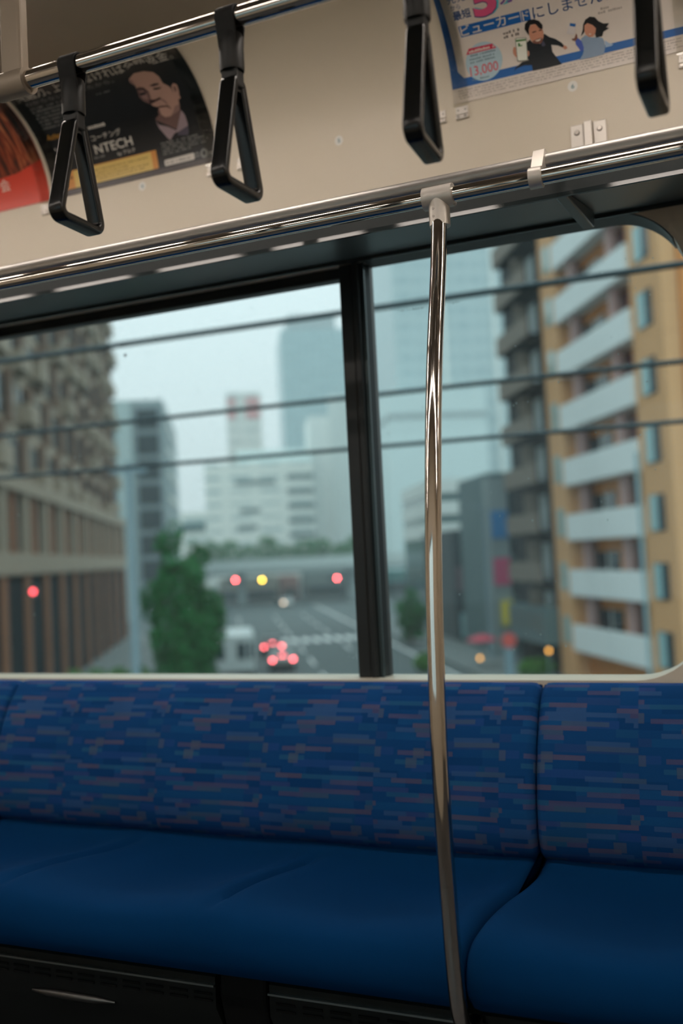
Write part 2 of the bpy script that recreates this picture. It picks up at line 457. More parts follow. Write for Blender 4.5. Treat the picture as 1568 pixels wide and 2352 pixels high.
# ---- benches
def seat_mesh(name, prof, x0, x1, nseat, dishf, groove, rnd_edge, mat, parent, dx=0.011):
    """prof: closed (y,z) outline; cross-section modulated along x by seat dishes, grooves and rounded ends"""
    P = [Vector(p) for p in prof]; N = len(P)
    nor = []; arc = [0.0]
    for i in range(N):
        t = (P[(i+1) % N] - P[i-1]).normalized(); nor.append(Vector((-t.y, t.x)))
        if i: arc.append(arc[-1] + (P[i] - P[i-1]).length)
    area = sum(P[i].x*P[(i+1) % N].y - P[(i+1) % N].x*P[i].y for i in range(N))
    sg = 1.0 if area < 0 else -1.0             # outward normal
    nx = max(4, int(round((x1 - x0)/dx))); pitch = (x1 - x0)/nseat
    vs = []; uvs = []
    for j in range(nx+1):
        x = x0 + (x1 - x0)*j/nx
        if j == 0: x = x0 + 0.0012
        if j == nx: x = x1 - 0.0012
        t = (x - x0)/pitch; fr = t - math.floor(min(t, nseat - 1e-6))
        e = min(x - x0, x1 - x); edge = 0.0
        if e < rnd_edge: edge = -(rnd_edge - math.sqrt(max(0, rnd_edge**2 - (rnd_edge - e)**2)))
        gd = 9.0
        for q in range(1, nseat): gd = min(gd, abs(x - (x0 + pitch*q)))
        for i in range(N):
            s = arc[i]
            d = edge + dishf(s, fr) - groove(s)*math.exp(-(gd/0.010)**2)
            p = P[i] + nor[i]*sg*d
            vs.append((x, p.x, p.y)); uvs.append((x, s))
    fs = []; fu = []
    for j in range(nx):
        for i in range(N):
            q = (i+1) % N
            fs.append((j*N+i, j*N+q, (j+1)*N+q, (j+1)*N+i))
    fs.append(tuple(range(N-1, -1, -1))); fs.append(tuple(nx*N + i for i in range(N)))
    me = bpy.data.meshes.new(name); me.from_pydata(vs, [], fs)
    bm = bmesh.new(); bm.from_mesh(me); bmesh.ops.recalc_face_normals(bm, faces=bm.faces); bm.to_mesh(me); bm.free()
    uvl = me.uv_layers.new(name='UVMap')
    for lp in me.loops: uvl.data[lp.index].uv = uvs[lp.vertex_index]
    return finish(name, me, mat, parent, 60)

def spl(pts, n=6, closed=False):
    """Catmull-Rom through 2-D points"""
    out = []; N = len(pts)
    for i in range(N if closed else N-1):
        g = (lambda k: pts[k % N]) if closed else (lambda k: pts[max(0, min(N-1, k))])
        p0, p1, p2, p3 = g(i-1), g(i), g(i+1), g(i+2)
        for k in range(n):
            t = k/n
            out.append(tuple(0.5*((2*b) + (-a+c)*t + (2*a-5*b+4*c-d)*t*t + (-a+3*b-3*c+d)*t**3) for a, b, c, d in zip(p0, p1, p2, p3)))
    if not closed: out.append(tuple(pts[-1]))
    return out
def zz(pts): return [(y, z + ZC) for y, z in pts]
CUSH_TOP = zz(spl([(2.03, -.600), (1.97, -.622), (1.90, -.630), (1.80, -.624), (1.68, -.607), (1.58, -.594), (1.505, -.589), (1.462, -.600), (1.441, -.628), (1.438, -.660), (1.452, -.684)], 5))
CUSH = CUSH_TOP + zz([(1.50, -.690), (1.75, -.695), (2.03, -.695)])
BACK_FRONT = zz(spl([(1.985, -.622), (1.962, -.600), (1.953, -.560), (1.955, -.510), (1.968, -.450), (1.995, -.380), (2.028, -.325), (2.058, -.293), (2.082, -.284), (2.103, -.290)], 5))
BACK = BACK_FRONT + zz([(2.104, -.40), (2.104, -.62)])
def cush_dish(s, fr):
    k = max(0.0, math.sin(PI*min(1, max(0, (s - 0.02)/0.62))))
    fe = min(fr, 1 - fr)*0.46
    return -0.026*k*math.sin(PI*fr)**2 + 0.006*k + 0.007*k*math.exp(-((fe - 0.03)/0.03)**2)
def cush_groove(s): return 0.020*max(0.0, math.sin(PI*min(1, max(0, (s - 0.10)/0.46))))**0.6
def back_dish(s, fr):
    k = max(0.0, math.sin(PI*min(1, max(0, s/0.36))))
    return -0.012*k*math.sin(PI*fr)**2
def back_groove(s): return 0.004*max(0.0, math.sin(PI*min(1, max(0, s/0.36))))
def bench(x0, x1, n, label):
    b = empty('bench', ((x0+x1)/2, 1.75, 0.35))
    seat_mesh('seat_cushion', CUSH, x0 + 0.001, x1 - 0.001, n, cush_dish, cush_groove, 0.022, SEATF, b)
    seat_mesh('backrest', BACK, x0 + 0.001, x1 - 0.001, n, back_dish, back_groove, 0.016, BACKF, b)
    tag(b, label, 'bench', 'bench sections under the window')
bench(-1.852, -0.470, 3, 'blue three-place bench section under the window, left of the pole')
bench(-0.470, 0.452, 2, 'blue bench section right of the curved pole')
bench(-2.774, -1.852, 2, 'blue bench section cut by the left edge of the frame')

# ---- heater boxes below the bench
def heater(x0, x1, label):
    h = empty('heater_box', ((x0+x1)/2, 1.75, 0.0))
    mb = MB(); mb.prism_x(zz([(1.515, -.700), (1.500, -.712), (1.500, -.765), (1.520, -.80), (1.560, -.98), (2.05, -.98), (2.05, -.700)]), x0, x1)
    mb.build('body', HEATM, h, 30)
    MB().box(x0, x1, 1.4935, 1.4995, ZC - .7275, ZC - .7242).build('trim_strip', M('dull_trim_steel', (0.30, 0.34, 0.34), 0.3, 1.0), h)
    n = int((x1 - x0)/0.05)
    sl = None
    for r, zr in enumerate((-.742, -.753)):
        mb = MB()
        for k in range(n): mb.box(x0 + 0.012 + k*0.05, x0 + 0.048 + k*0.05, 1.4985, 1.5002, ZC + zr - 0.002, ZC + zr + 0.002)
        o = mb.build('vent_slots', DARKM, h); o['kind'] = 'stuff'
    if x0 < -1.5: MB().tube([(-1.345, 1.511, ZC - .789), (-1.30, 1.506, ZC - .787), (-1.20, 1.506, ZC - .787), (-1.155, 1.511, ZC - .789)], [0.002, 0.007, 0.007, 0.002], 12).build('glint_bar', M('glint_steel', (0.12, 0.12, 0.118), 0.4, 1.0), h, 40)  # added metal bar standing in for a lamp glint on the heater front
    tag(h, label, 'heater', 'heater boxes under the bench')
heater(-2.74, -0.935, 'dark heater box with steel strip under the left half of the bench')
heater(-0.830, 0.43, 'dark heater box with steel strip under the right half of the bench')
sp = MB(); sp.prism_x(zz([(1.505, -.699), (1.500, -.74), (1.58, -1.05), (1.75, -1.05), (1.75, -.699)]), -0.928, -0.837)
tag(sp.build('bench_support', DARKM, None, None, 0.006), 'black bench support leg between the two heater boxes', 'support')

# ---- luggage rack
rk = empty('luggage_rack', (-1.0, 1.85, ZC + 0.58)); tag(rk, 'steel luggage rack with two front rails above the window', 'luggage rack')
RX0, RX1 = -2.75, 0.62
def xrod(name, y, z, r, mat, n=20): 
    return MB().tube([(RX0, y, z + ZC), (RX1, y, z + ZC)], r, n).build(name, mat, rk, 40)
xrod('front_rail', 1.536, 0.575, 0.0125, CHROME, 32)
xrod('upper_rail', 1.582, 0.6155, 0.0125, MATTE, 32)
def pz(y): return ZC + 0.583 + (y - 1.56)*0.1855
mb = MB(); mb.prism_x([(1.739, pz(1.739)), (2.109, pz(2.109)), (2.109, pz(2.109)+0.012), (1.739, pz(1.739)+0.012)], RX0, RX1); mb.build('shelf_panel', RACKP, rk)
MB().box(RX0, RX1, 1.7345, 1.7455, pz(1.739) - 0.001, ZC + 0.672).build('front_fascia', FASC, rk)
def bead(name, y, r, drop):
    z = pz(y) - drop
    mb = MB(); mb.prism_x(circ(y, z, r, 16), RX0, RX1); return mb.build(name, RACKB, rk, 40)
def strip(y, h, tilt, mat):
    z = pz(y); mb = MB(); mb.prism_x([(y, z), (y + tilt*h, z - h), (y + 0.006, z - h), (y + 0.008, z)], RX0, RX1); return mb.build('shelf_edge', mat, rk)
strip(1.7335, 0.0072, -0.009, STRIPA)
strip(2.096, 0.0085, 0.024, STRIPB)
for xr in (-2.10, -0.310):
    mb = MB(); mb.prism_x([(1.738, pz(1.738)), (1.740, pz(1.74)-0.007), (2.025, ZC+0.634), (2.040, ZC+0.640), (2.045, pz(2.045))], xr - 0.011, xr + 0.011)
    mb.build('support_rib', RACKP, rk, None, 0.003)
    # clamp joining both rails
    c = MB(); c.prism_x([(1.536 + 0.0165*math.cos(t), ZC+0.575 + 0.0165*math.sin(t)) for t in [2*PI*k/28 for k in range(28)]], xr - 0.010, xr + 0.010)
    c.build('rail_clamp', CAST, rk, 40)
    c = MB(); c.prism_x(fillet([(1.540, ZC+0.592), (1.571, ZC+0.6335), (1.600, ZC+0.634), (1.600, ZC+0.606), (1.580, ZC+0.598), (1.552, ZC+0.576)], 0.008, True, 4), xr - 0.009, xr + 0.009)
    c.build('clamp_link', CAST, rk, 40)
    # wall bracket with two screwed flanges
    for sx_ in (-1, 1):
        xa = xr + sx_*0.0235
        p = MB().box(xa - 0.0135, xa + 0.0135, YW - 0.005, YW, ZC + 0.80, ZC + 0.884).build('bracket_flange', CAST, rk, None, 0.002)
        s_ = MB().tube([(xa, YW - 0.005, ZC + 0.866), (xa, YW - 0.0085, ZC + 0.866)], [0.0062, 0.0045], 14).build('screw', SCREWM, p, 40)
    a = MB(); a.prism_x([(YW - 0.001, ZC+0.886), (YW - 0.012, ZC+0.886), (YW - 0.016, ZC+0.80), (1.60, ZC+0.622), (1.60, ZC+0.604), (YW - 0.001, ZC+0.77)], xr - 0.0085, xr + 0.0085); a.build('bracket_arm', CAST, rk, None, 0.002)

# ---- curved grab pole with its tee fitting
PX = -0.4695
gp = empty('grab_pole', (PX, 1.45, 0.0)); tag(gp, 'curved polished steel pole rising from the bench to the rack', 'grab pole')
ctrl = [(1.536, .560), (1.529, .525), (1.513, .456), (1.497, .400), (1.482, .350), (1.468, .300), (1.447, .211), (1.430, .120), (1.4155, .031), (1.404, -.056), (1.3965, -.143), (1.390, -.257), (1.3885, -.352), (1.3915, -.448), (1.398, -.546), (1.4045, -.611), (1.413, -.660), (1.424, -.688), (1.442, -.708), (1.466, -.718), (1.491, -.720)]
path = [(PX, y, z + ZC) for y, z in spl(ctrl, 6)]
MB().tube(path, 0.0127, 32).build('tube', CHROME, gp, 40)
t = MB(); t.tube([(PX - 0.025, 1.536, ZC+0.575), (PX + 0.025, 1.536, ZC+0.575)], 0.0185, 32)
tee = t.build('tee_fitting', CAST, gp, 40)
t = MB(); t.tube([(PX, 1.536, ZC+0.578), (PX, 1.535, ZC+0.5265)], 0.0172, 32); t.build('tee_socket', CAST, gp, 40)
for dz in (0.553, 0.540):
    a = math.radians(200)
    n_ = Vector((-0.30, -0.954, 0))
    c0 = Vector((PX, 1.536, ZC + dz)) + n_*0.0170
    MB().tube([c0, c0 + n_*0.0012], [0.0030, 0.0022], 12).build('screw', SCREWM, tee, 40)

# ---- strap rail and straps
SY, SZ = 1.2, ZC + 0.758
sr = empty('strap_rail', (-1.0, SY, SZ)); tag(sr, 'polished horizontal rail carrying the hand straps below the ceiling', 'rail')
MB().tube([(-2.7, SY, SZ), (1.2, SY, SZ)], 0.0142, 32).build('rail_tube', CHROME, sr, 40)
for xp in (-1.038, 0.9):
    mb = MB(); mb.box(xp - 0.020, xp + 0.020, SY - 0.011, SY + 0.011, SZ + 0.010, Z0 + RR); mb.build('drop_post', POSTB, sr, None, 0.006, 3)
    MB().tube([(xp - 0.034, SY, SZ - 0.001), (xp + 0.026, SY, SZ - 0.001)], 0.0205, 28).build('post_socket', POSTB, sr, 40)
    MB().box(xp - 0.05, xp + 0.05, SY - 0.03, SY + 0.03, Z0 + RR - 0.008, Z0 + RR).build('post_flange', POSTB, sr, None, 0.003)

def make_strap():
    r = empty('hanging_strap', (0, 0, 0))
    # belt looped over the rail (origin = rail centre)
    lp = []
    R0 = 0.0165
    for k in range(25):
        a = math.radians(-28 + 236*k/24); lp.append((R0*math.cos(a), R0*math.sin(a)))
    lp = [(0.0085, -0.040), (0.0100, -0.030)] + lp + [(-0.0100, -0.030), (-0.0085, -0.040)]
    MB().sweep_yz(lp, rsec(0.030, 0.0032, 0.001, 2)).build('belt', BELTM, r, 40)
    # sleeve
    MB().lathe([(0.0130, -0.0745), (0.0166, -0.0755), (0.0175, -0.0730), (0.0175, -0.0265), (0.0160, -0.0225), (0.011, -0.0220)], (0, 0, 0), 28).build('sleeve', BLACKM, r, 40)
    # neck and triangular grip
    MB().box(-0.0130, 0.0130, -0.0105, 0.0105, -0.100, -0.070).build('neck', BLACKM, r, None, 0.003, 3)
    tri = fillet([(0.0090, -0.0900), (0.0500, -0.2420), (-0.0500, -0.2420), (-0.0090, -0.0900)], [0.009, 0.0125, 0.0125, 0.009], True, 10)
    dense = []
    for i, p in enumerate(tri):
        q = tri[(i+1) % len(tri)]; L_ = math.dist(p, q); k = max(1, int(L_/0.02))
        for j in range(k): dense.append((p[0] + (q[0]-p[0])*j/k, p[1] + (q[1]-p[1])*j/k))
    MB().sweep_yz(dense, rsec(0.0255, 0.0140, 0.0048, 4), True).build('grip', BLACKP, r, 50)
    # web closing the apex of the grip
    MB().prism_x([(-0.0085, -0.092), (0.0085, -0.092), (0.0140, -0.1120), (0.009, -0.1075), (0.0, -0.1050), (-0.009, -0.1075), (-0.0140, -0.1120)], -0.0095, 0.0095).build('grip_web', BLACKP, r, 50)
    return r
labs = ['black triangular hand strap hanging in front of the dark portrait poster, leftmost', 'black triangular hand strap right of the dark portrait poster, second from left',
        'black triangular hand strap just left of the white and blue poster', 'black triangular hand strap at the right edge over the white and blue poster']
sp0 = make_strap()
for k, (xs, sw) in enumerate(((-0.929, -0.6), (-0.656, 0.3), (-0.382, -0.3), (-0.1006, 0.8))):
    o = sp0 if k == 0 else copy_tree(sp0)
    o.location = (xs, SY, SZ); o.rotation_euler = (math.radians(sw), 0, math.radians((0.8, -1.5, 2.0, -2.0)[k]))
    tag(o, labs[k], 'hand strap', 'hand straps on the rail')
# ================================================================== POSTERS on the cove
ZB = ZC + 0.985
def PP(u, v, off):
    Z = ZB + v
    if Z <= Z0: y, z, ny, nz = YW, Z, -1.0, 0.0
    else:
        a = (Z - Z0)/RR
        y = YW - RR + RR*math.cos(a); z = Z0 + RR*math.sin(a); ny, nz = -math.cos(a), -math.sin(a)
    return (u, y + ny*off, z + nz*off)

def map_bm(bm, x0, off, step=0.012):
    vs = [v.co.y for v in bm.verts]
    if not vs: return
    lo, hi = min(vs), max(vs); y = math.ceil(lo/step)*step
    while y < hi - 1e-6:
        if y > lo + 1e-6:
            bmesh.ops.bisect_plane(bm, geom=list(bm.verts) + list(bm.edges) + list(bm.faces), plane_co=(0, y, 0), plane_no=(0, 1, 0), dist=1e-7)
        y += step
    for v in bm.verts: v.co = Vector(PP(v.co.x + x0, v.co.y, off))

class Print:
    """flat print gathered per colour and pressed onto the curved wall"""
    def __init__(s, x0, parent): s.x0 = x0; s.par = parent
    def polys(s, name, polys, mat, off, parent=None, grain=0):
        me_all = bmesh.new()
        for pts in polys:
            vs = [me_all.verts.new((u, v, 0)) for u, v in pts]
            me_all.faces.new(vs)
        bmesh.ops.triangulate(me_all, faces=me_all.faces, ngon_method='EAR_CLIP')
        map_bm(me_all, s.x0, off)
        return s._out(name, me_all, mat, parent)
    def _out(s, name, bm, mat, parent):
        for f in bm.faces:
            f.normal_update()
            if f.normal.y > 0.01 or (abs(f.normal.y) <= 0.01 and f.normal.z > 0): f.normal_flip()
        me = bpy.data.meshes.new(name); bm.to_mesh(me); bm.free()
        return finish(name, me, mat, parent or s.par)
    def text(s, name, body, u, v, size, mat, off, bold=0.0, width=None, parent=None, xs=1.0, shear=0.0):
        cu = bpy.data.curves.new('lettering', 'FONT'); cu.body = body; cu.size = 1.0; cu.offset = bold; cu.shear = shear; cu.resolution_u = 3
        ob = bpy.data.objects.new('lettering', cu); COL.objects.link(ob)
        dg = bpy.context.evaluated_depsgraph_get()
        me = bpy.data.meshes.new_from_object(ob.evaluated_get(dg))
        bpy.data.objects.remove(ob); bpy.data.curves.remove(cu)
        bm = bmesh.new(); bm.from_mesh(me); bpy.data.meshes.remove(me)
        if not bm.verts: bm.free(); return None
        x0 = min(q.co.x for q in bm.verts); x1 = max(q.co.x for q in bm.verts)
        kx = size*xs if width is None else width/(x1 - x0)
        for q in bm.verts: q.co = Vector((u + (q.co.x - x0)*kx, v + q.co.y*size, 0))
        map_bm(bm, s.x0, off)
        return s._out(name, bm, mat, parent)
    def micro(s, name, u0, u1, rows, h, mat, off, seed=1, dens=0.8, parent=None):
        """illegible small print: rows (v, end fraction) of little blocks"""
        rn = random.Random(seed); polys = []
        for v, fr in rows:
            u = u0; end = u0 + (u1 - u0)*fr
            while u < end:
                L_ = h*rn.uniform(0.5, 1.1)
                if rn.random() < dens:
                    hh = h*rn.uniform(0.6, 1.0); polys.append([(u, v), (u + L_*0.8, v), (u + L_*0.8, v + hh), (u, v + hh)])
                u += L_
        return s.polys(name, polys, mat, off, parent)

def ink(name, r, g, b, rough=0.35): return M('ink_' + name, lin(r, g, b), rough, vary=0.04, scale=30)
def rect(u0, u1, v0, v1): return [(u0, v0), (u1, v0), (u1, v1), (u0, v1)]
def ell(cu, cv, ru, rv, n=40): return [(cu + ru*math.cos(2*PI*k/n), cv + rv*math.sin(2*PI*k/n)) for k in range(n)]
def clip_at(x, parent, name='clip'):
    """small steel hinge clip that holds a poster sleeve"""
    z = ZB - 0.016
    p = MB().box(x - 0.014, x + 0.014, YW - 0.0035, YW, z - 0.005, z + 0.013).build(name, CAST, parent, None, 0.001)
    MB().box(x - 0.014, x + 0.014, YW - 0.006, YW, z - 0.016, z - 0.007).build('clip_jaw', CAST, p, None, 0.001)
    for sx_ in (-1, 1):
        MB().tube([(x + sx_*0.008, YW - 0.0035, z + 0.004), (x + sx_*0.008, YW - 0.0045, z + 0.004)], 0.0022, 10).build('rivet', SCREWM, p)
        MB().tube([(x + sx_*0.008, YW - 0.006, z - 0.011), (x + sx_*0.008, YW - 0.0080, z - 0.011)], 0.0034, 10).build('rivet', SCREWM, p)
    return p
W_ = 0.505
def poster(x0, paper, label, v0=0.004, v1=0.362):
    r = empty('advertising_poster', (x0 + W_/2, YW, ZB))
    p = Print(x0, r)
    p.polys('sheet', [rect(0, W_, v0, v1)], paper, 0.0020)
    for a in (0.0, W_ - 0.034): p.polys('holder_film', [rect(a, a + 0.034, -0.004, 0.366)], FILM, 0.0050)
    for xx in (x0 + 0.017, x0 + W_ - 0.017): clip_at(xx, r)
    tag(r, label, 'poster', 'advertising posters on the cove')
    return r, p

F1={
 'hair':[(.3362,.2431), (.3432,.2634), (.3664,.2774), (.4021,.2796), (.4302,.2651), (.4439,.2391), (.4478,.2106), (.436,.1961), (.4301,.2028), (.4204,.2124), (.4199,.2309), (.4125,.2464), (.3918,.2556), (.3639,.257)],
 'face':[(.3417,.2455), (.3639,.257), (.3918,.2556), (.4125,.2464), (.4199,.2309), (.4204,.2124), (.4301,.2028), (.4343,.1948), (.4337,.1829), (.4404,.1679), (.4374,.1555), (.4332,.1434), (.4166,.1373), (.4028,.1323), (.3876,.1332), (.3792,.1407), (.3787,.1523), (.3771,.161), (.3673,.1649), (.3617,.173), (.3589,.1788), (.3493,.1863), (.3424,.1949), (.3445,.2051), (.3458,.2138), (.3478,.2263), (.3398,.2381)],
 'shade':[(.3455,.2149), (.3641,.2118), (.3735,.2031), (.3708,.1862), (.3609,.1715), (.3476,.1832), (.3411,.1953), (.3442,.2052)],
 'cheek':[(.3489,.2076), (.3632,.2102), (.368,.2036), (.3639,.1914), (.3614,.1833), (.3493,.1897)],
 'temple':[(.3417,.2455), (.348,.2417), (.3492,.224), (.3467,.2247), (.3392,.2373)],
 'ear':[(.4377,.2009), (.4465,.2065), (.4536,.2006), (.4512,.1855), (.4472,.1746), (.4484,.1677), (.4411,.1653), (.4359,.1723), (.4345,.1827)],
 'earin':[(.4426,.1996), (.4476,.1966), (.4462,.1867), (.4412,.1845), (.4402,.1916)],
 'brow':[(.3822,.2161), (.397,.2182), (.4109,.2158), (.4079,.2124), (.3916,.2124)],
 'eye':[(.3888,.2077), (.4119,.2043), (.4058,.202), (.3901,.2033)],
 'browl':[(.3444,.2179), (.3553,.2196), (.3665,.2157), (.3723,.2043), (.3679,.2018), (.3601,.2116), (.3458,.2138)],
 'eyel':[(.3471,.2045), (.3652,.2038), (.365,.1985), (.3484,.1984)],
 'nose':[(.3665,.1838), (.3792,.1802), (.3958,.1822), (.3975,.1781), (.3805,.1753), (.363,.1718), (.3615,.1781)],
 'fold':[(.3966,.18), (.4055,.1711), (.4088,.1603), (.4059,.1602), (.4009,.1697), (.3933,.1774)],
 'mouth':[(.3693,.1611), (.3891,.1616), (.4069,.1583), (.4141,.1468), (.4041,.1565), (.3878,.1589), (.3753,.1573)],
 'under':[(.3741,.155), (.3796,.1521), (.3792,.1407), (.3727,.1438)],
 'jaw':[(.4233,.1521), (.4386,.1552), (.4339,.1416), (.416,.1359), (.4028,.1323), (.4144,.1411)],
 'neck':[(.3745,.1434), (.3876,.1332), (.4028,.1323), (.4322,.142), (.4342,.1399), (.4259,.1273), (.4066,.0994), (.3872,.1131), (.3622,.1289), (.3578,.1348)],
 'collarl':[(.3572,.1312), (.3624,.12), (.3861,.1101), (.4057,.0968), (.3916,.0866), (.3821,.0782), (.3754,.0852), (.3607,.1107)],
 'collarr':[(.4067,.0979), (.4357,.1404), (.4413,.1271), (.4417,.108), (.4403,.0956), (.4188,.0922), (.4014,.0926), (.3893,.0855)],
 'shadowr':[(.4112,.0929), (.4414,.1017), (.4391,.0879), (.4342,.0795), (.4049,.0855)],
 'box':[(.3533,.0333), (.3566,.0351), (.4384,.0365), (.441,.0344), (.4408,.0215), (.4377,.0201), (.356,.02), (.3533,.0218)],
}
F2={
 'man_hair':[(.1738,.1211), (.1763,.1306), (.1843,.1365), (.1964,.1354), (.2061,.1297), (.2115,.1206), (.211,.1129), (.2072,.1131), (.2038,.1161), (.1977,.1254), (.1871,.1265), (.1827,.119), (.1806,.1066)],
 'man_face':[(.1816,.1078), (.1837,.1202), (.1877,.1256), (.1977,.1254), (.2038,.1161), (.2096,.114), (.2114,.1064), (.2109,.0981), (.2074,.0903), (.2022,.0859), (.1946,.0869), (.1873,.0901), (.1825,.0991)],
 'man_beard':[(.1855,.0934), (.1943,.0956), (.2053,.0965), (.2085,.0922), (.2055,.0873), (.2022,.0859), (.1945,.0865), (.1873,.0898)],
 'man_smile':[(.1918,.094), (.2003,.0942), (.2051,.0952), (.2014,.0911), (.1952,.0911)],
 'man_brow':[(.1885,.1119), (.197,.112), (.1975,.1105), (.1889,.1097)],
 'man_brow2':[(.2024,.1121), (.2093,.1119), (.2093,.1105), (.2028,.1102)],
 'man_suit':[(.1739,.0939), (.1815,.0979), (.1873,.0897), (.2021,.0852), (.2124,.1027), (.2218,.0941), (.2345,.0868), (.2454,.0772), (.2499,.0705), (.2471,.0668), (.2373,.0734), (.2241,.0779), (.2246,.0635), (.2303,.0536), (.238,.0402), (.242,.0346), (.2113,.0346), (.1795,.0353), (.1785,.0473), (.1632,.0508), (.1455,.0482), (.1402,.0435), (.1434,.0502), (.1594,.0583), (.1735,.058), (.1712,.0643)],
 'man_shirt':[(.2037,.0855), (.2089,.09), (.2122,.0807), (.2096,.0784), (.2044,.0797)],
 'man_hand':[(.2499,.0705), (.2549,.0679), (.2571,.0617), (.2551,.0636), (.2511,.0616), (.2471,.0668)],
 'man_fist':[(.1428,.0853), (.1453,.0913), (.1499,.0909), (.1491,.0694), (.1457,.0731), (.1427,.0796)],
 'man_fist2':[(.1731,.0783), (.1767,.076), (.1765,.0689), (.1737,.0659), (.1716,.0671)],
 'phone':[(.152,.1055), (.1542,.1069), (.1723,.1036), (.1739,.1018), (.171,.0607), (.169,.0597), (.152,.0622), (.1504,.064)],
 'phone_bar':[(.1522,.1045), (.1733,.1019), (.1732,.0984), (.1518,.1005)],
 'phone_icon':[(.1556,.0968), (.1588,.0974), (.1603,.0921), (.1642,.0919), (.1642,.0897), (.1553,.0903)],
 'wom_hair':[(.2864,.0795), (.2915,.0902), (.2937,.1009), (.2993,.1092), (.3087,.1128), (.3186,.1094), (.3247,.1004), (.3341,.0933), (.3455,.0912), (.3389,.0845), (.3444,.0818), (.3322,.0778), (.3291,.0702), (.3165,.0696), (.3152,.0776), (.318,.0881), (.3109,.0961), (.3027,.1015), (.2971,.0987), (.2939,.0855)],
 'wom_face':[(.2961,.0989), (.3027,.1018), (.3123,.0957), (.3184,.088), (.3161,.0788), (.3103,.0732), (.3022,.0744), (.2963,.0807), (.2946,.0881)],
 'wom_body':[(.2859,.0748), (.2954,.0795), (.3079,.0724), (.3224,.0696), (.3294,.0659), (.3323,.0582), (.3326,.0468), (.3291,.0341), (.3038,.0335), (.2784,.0344), (.2861,.0434), (.2902,.0539)],
 'wom_arm':[(.2738,.0748), (.2789,.0792), (.2855,.072), (.2922,.0648), (.2893,.0527), (.283,.0499), (.2794,.0579), (.2743,.0662)],
 'wom_arm2':[(.3333,.0608), (.3413,.0533), (.3497,.0492), (.3451,.0467), (.3333,.0467)],
 'wom_hand':[(.2669,.0792), (.2729,.0792), (.2778,.0879), (.2794,.0833), (.2795,.0777), (.2744,.0732), (.2687,.076)],
 'card':[(.2579,.0912), (.2668,.1115), (.2802,.1055), (.2738,.086)],
 'card_bar':[(.2681,.1101), (.2795,.1059), (.2773,.1006), (.2666,.1048)],
 'wom_smile':[(.3015,.0809), (.3081,.08), (.3056,.0778)],
 'banner':[(.0356,.1597), (.1694,.1575), (.1699,.1357), (.038,.1366)],
 'banner2':[(.1717,.1573), (.1893,.1582), (.1903,.1351), (.1707,.1361)],
 'badge_top':[(.0412,.0999), (.05,.1116), (.0982,.1102), (.1077,.1)],
 'white':[(.0126,.2232), (.0146,.1535), (.0171,.066), (.0218,.0583), (.0286,.0548), (.0444,.0532)],
 'bluebot':[(-0.0003,.0364), (.1948,.0361)],
 'strip':[(.0007,.0114), (.1918,.0035)],
 'badge':[(.037,.093), (.117,.0747), (.084,.1172), (.0715,.0391)],
 'five':[(.0757,.1917), (.0914,.1929), (.0971,.1707), (.1265,.1836), (.1141,.195)],
 't_kara':[(.0288,.196), (.051,.1942)],
 't_sai':[(.0303,.1751), (.0696,.1731)],
 't_13':[(.0442,.0572), (.1069,.0536), (.0465,.0765)],
 't_biyu':[(.0371,.1388), (.1631,.1431)],
 'blueleft':[(-0.0038,.1662), (-0.0003,.0364)],
 'tiny':[(.1273,.1224), (.1616,.1205), (.1279,.1145)],
 'ni':[(.1933,.1436), (.3567,.1324)],
 'tiny2':[(.327,.1177), (.3664,.119)],
 'sheetcurve':[(.1182,.0321), (.3576,.0266)],
 'whitecut':[(.121,.0553), (.1401,.0554), (.2348,.0525), (.2833,.0527), (.3586,.0506)],
}
# ---------- dark portrait poster
NAVY = ink('night', 16, 20, 24); WHT = ink('offwhite', 205, 200, 192); DIM = ink('dim_white', 120, 122, 120)
r1, p1 = poster(-1.708, NAVY, 'black advertising poster with a man\'s portrait and white lettering')
o1 = 0.0024
p1.text('headline', '英語力、', 0.018, 0.268, 0.030, ink('headline', 190, 187, 180), o1, 0.008, 0.105)
p1.text('headline', '上がらなければ全額返金。', 0.134, 0.268, 0.030, ink('headline', 190, 187, 180), o1, 0.008, 0.350)
p1.text('subheading', 'わからないがあなたから。', 0.03, 0.249, 0.0125, DIM, o1, 0.004, 0.272)
p1.micro('small_print', 0.033, 0.150, [(0.236, 0.9), (0.2265, 1), (0.217, .95), (0.2075, 1), (0.198, 1), (0.1885, .9), (0.179, .6)], 0.0052, DIM, o1, 3)
p1.micro('note', 0.235, 0.275, [(0.2285, 1)], 0.004, DIM, o1, 4)
p1.text('script_word', 'Authentec', 0.031, 0.150, 0.021, ink('gold_script', 205, 150, 60), o1, 0.0, 0.066, None, 1, 0.35)
p1.micro('tag_line', 0.163, 0.214, [(0.1505, 1)], 0.0085, WHT, o1, 6, 1.0)
p1.text('product_kana', 'コーチング', 0.158, 0.1215, 0.0175, WHT, o1, 0.002, 0.092)
p1.text('product_letters', 'A', 0.031, 0.089, 0.030, WHT, o1, 0.012, 0.021)
p1.text('product_letters', 'NTECH', 0.158, 0.0895, 0.031, WHT, o1, 0.012, 0.116)
p1.micro('kana_reading', 0.150, 0.183, [(0.0785, 1)], 0.0055, DIM, o1, 7)
p1.text('maker_name', 'by アルク', 0.222, 0.073, 0.012, WHT, o1, 0.004, 0.053)
p1.micro('small_mark', 0.036, 0.05, [(0.122, 1)], 0.008, WHT, o1, 8)
GOLD = ink('gold_band', 214, 184, 104); GOLDE = ink('gold_band_edge', 206, 140, 66)
p1.polys('gold_band', [rect(0.030, 0.334, 0.0195, 0.0645)], GOLD, o1)
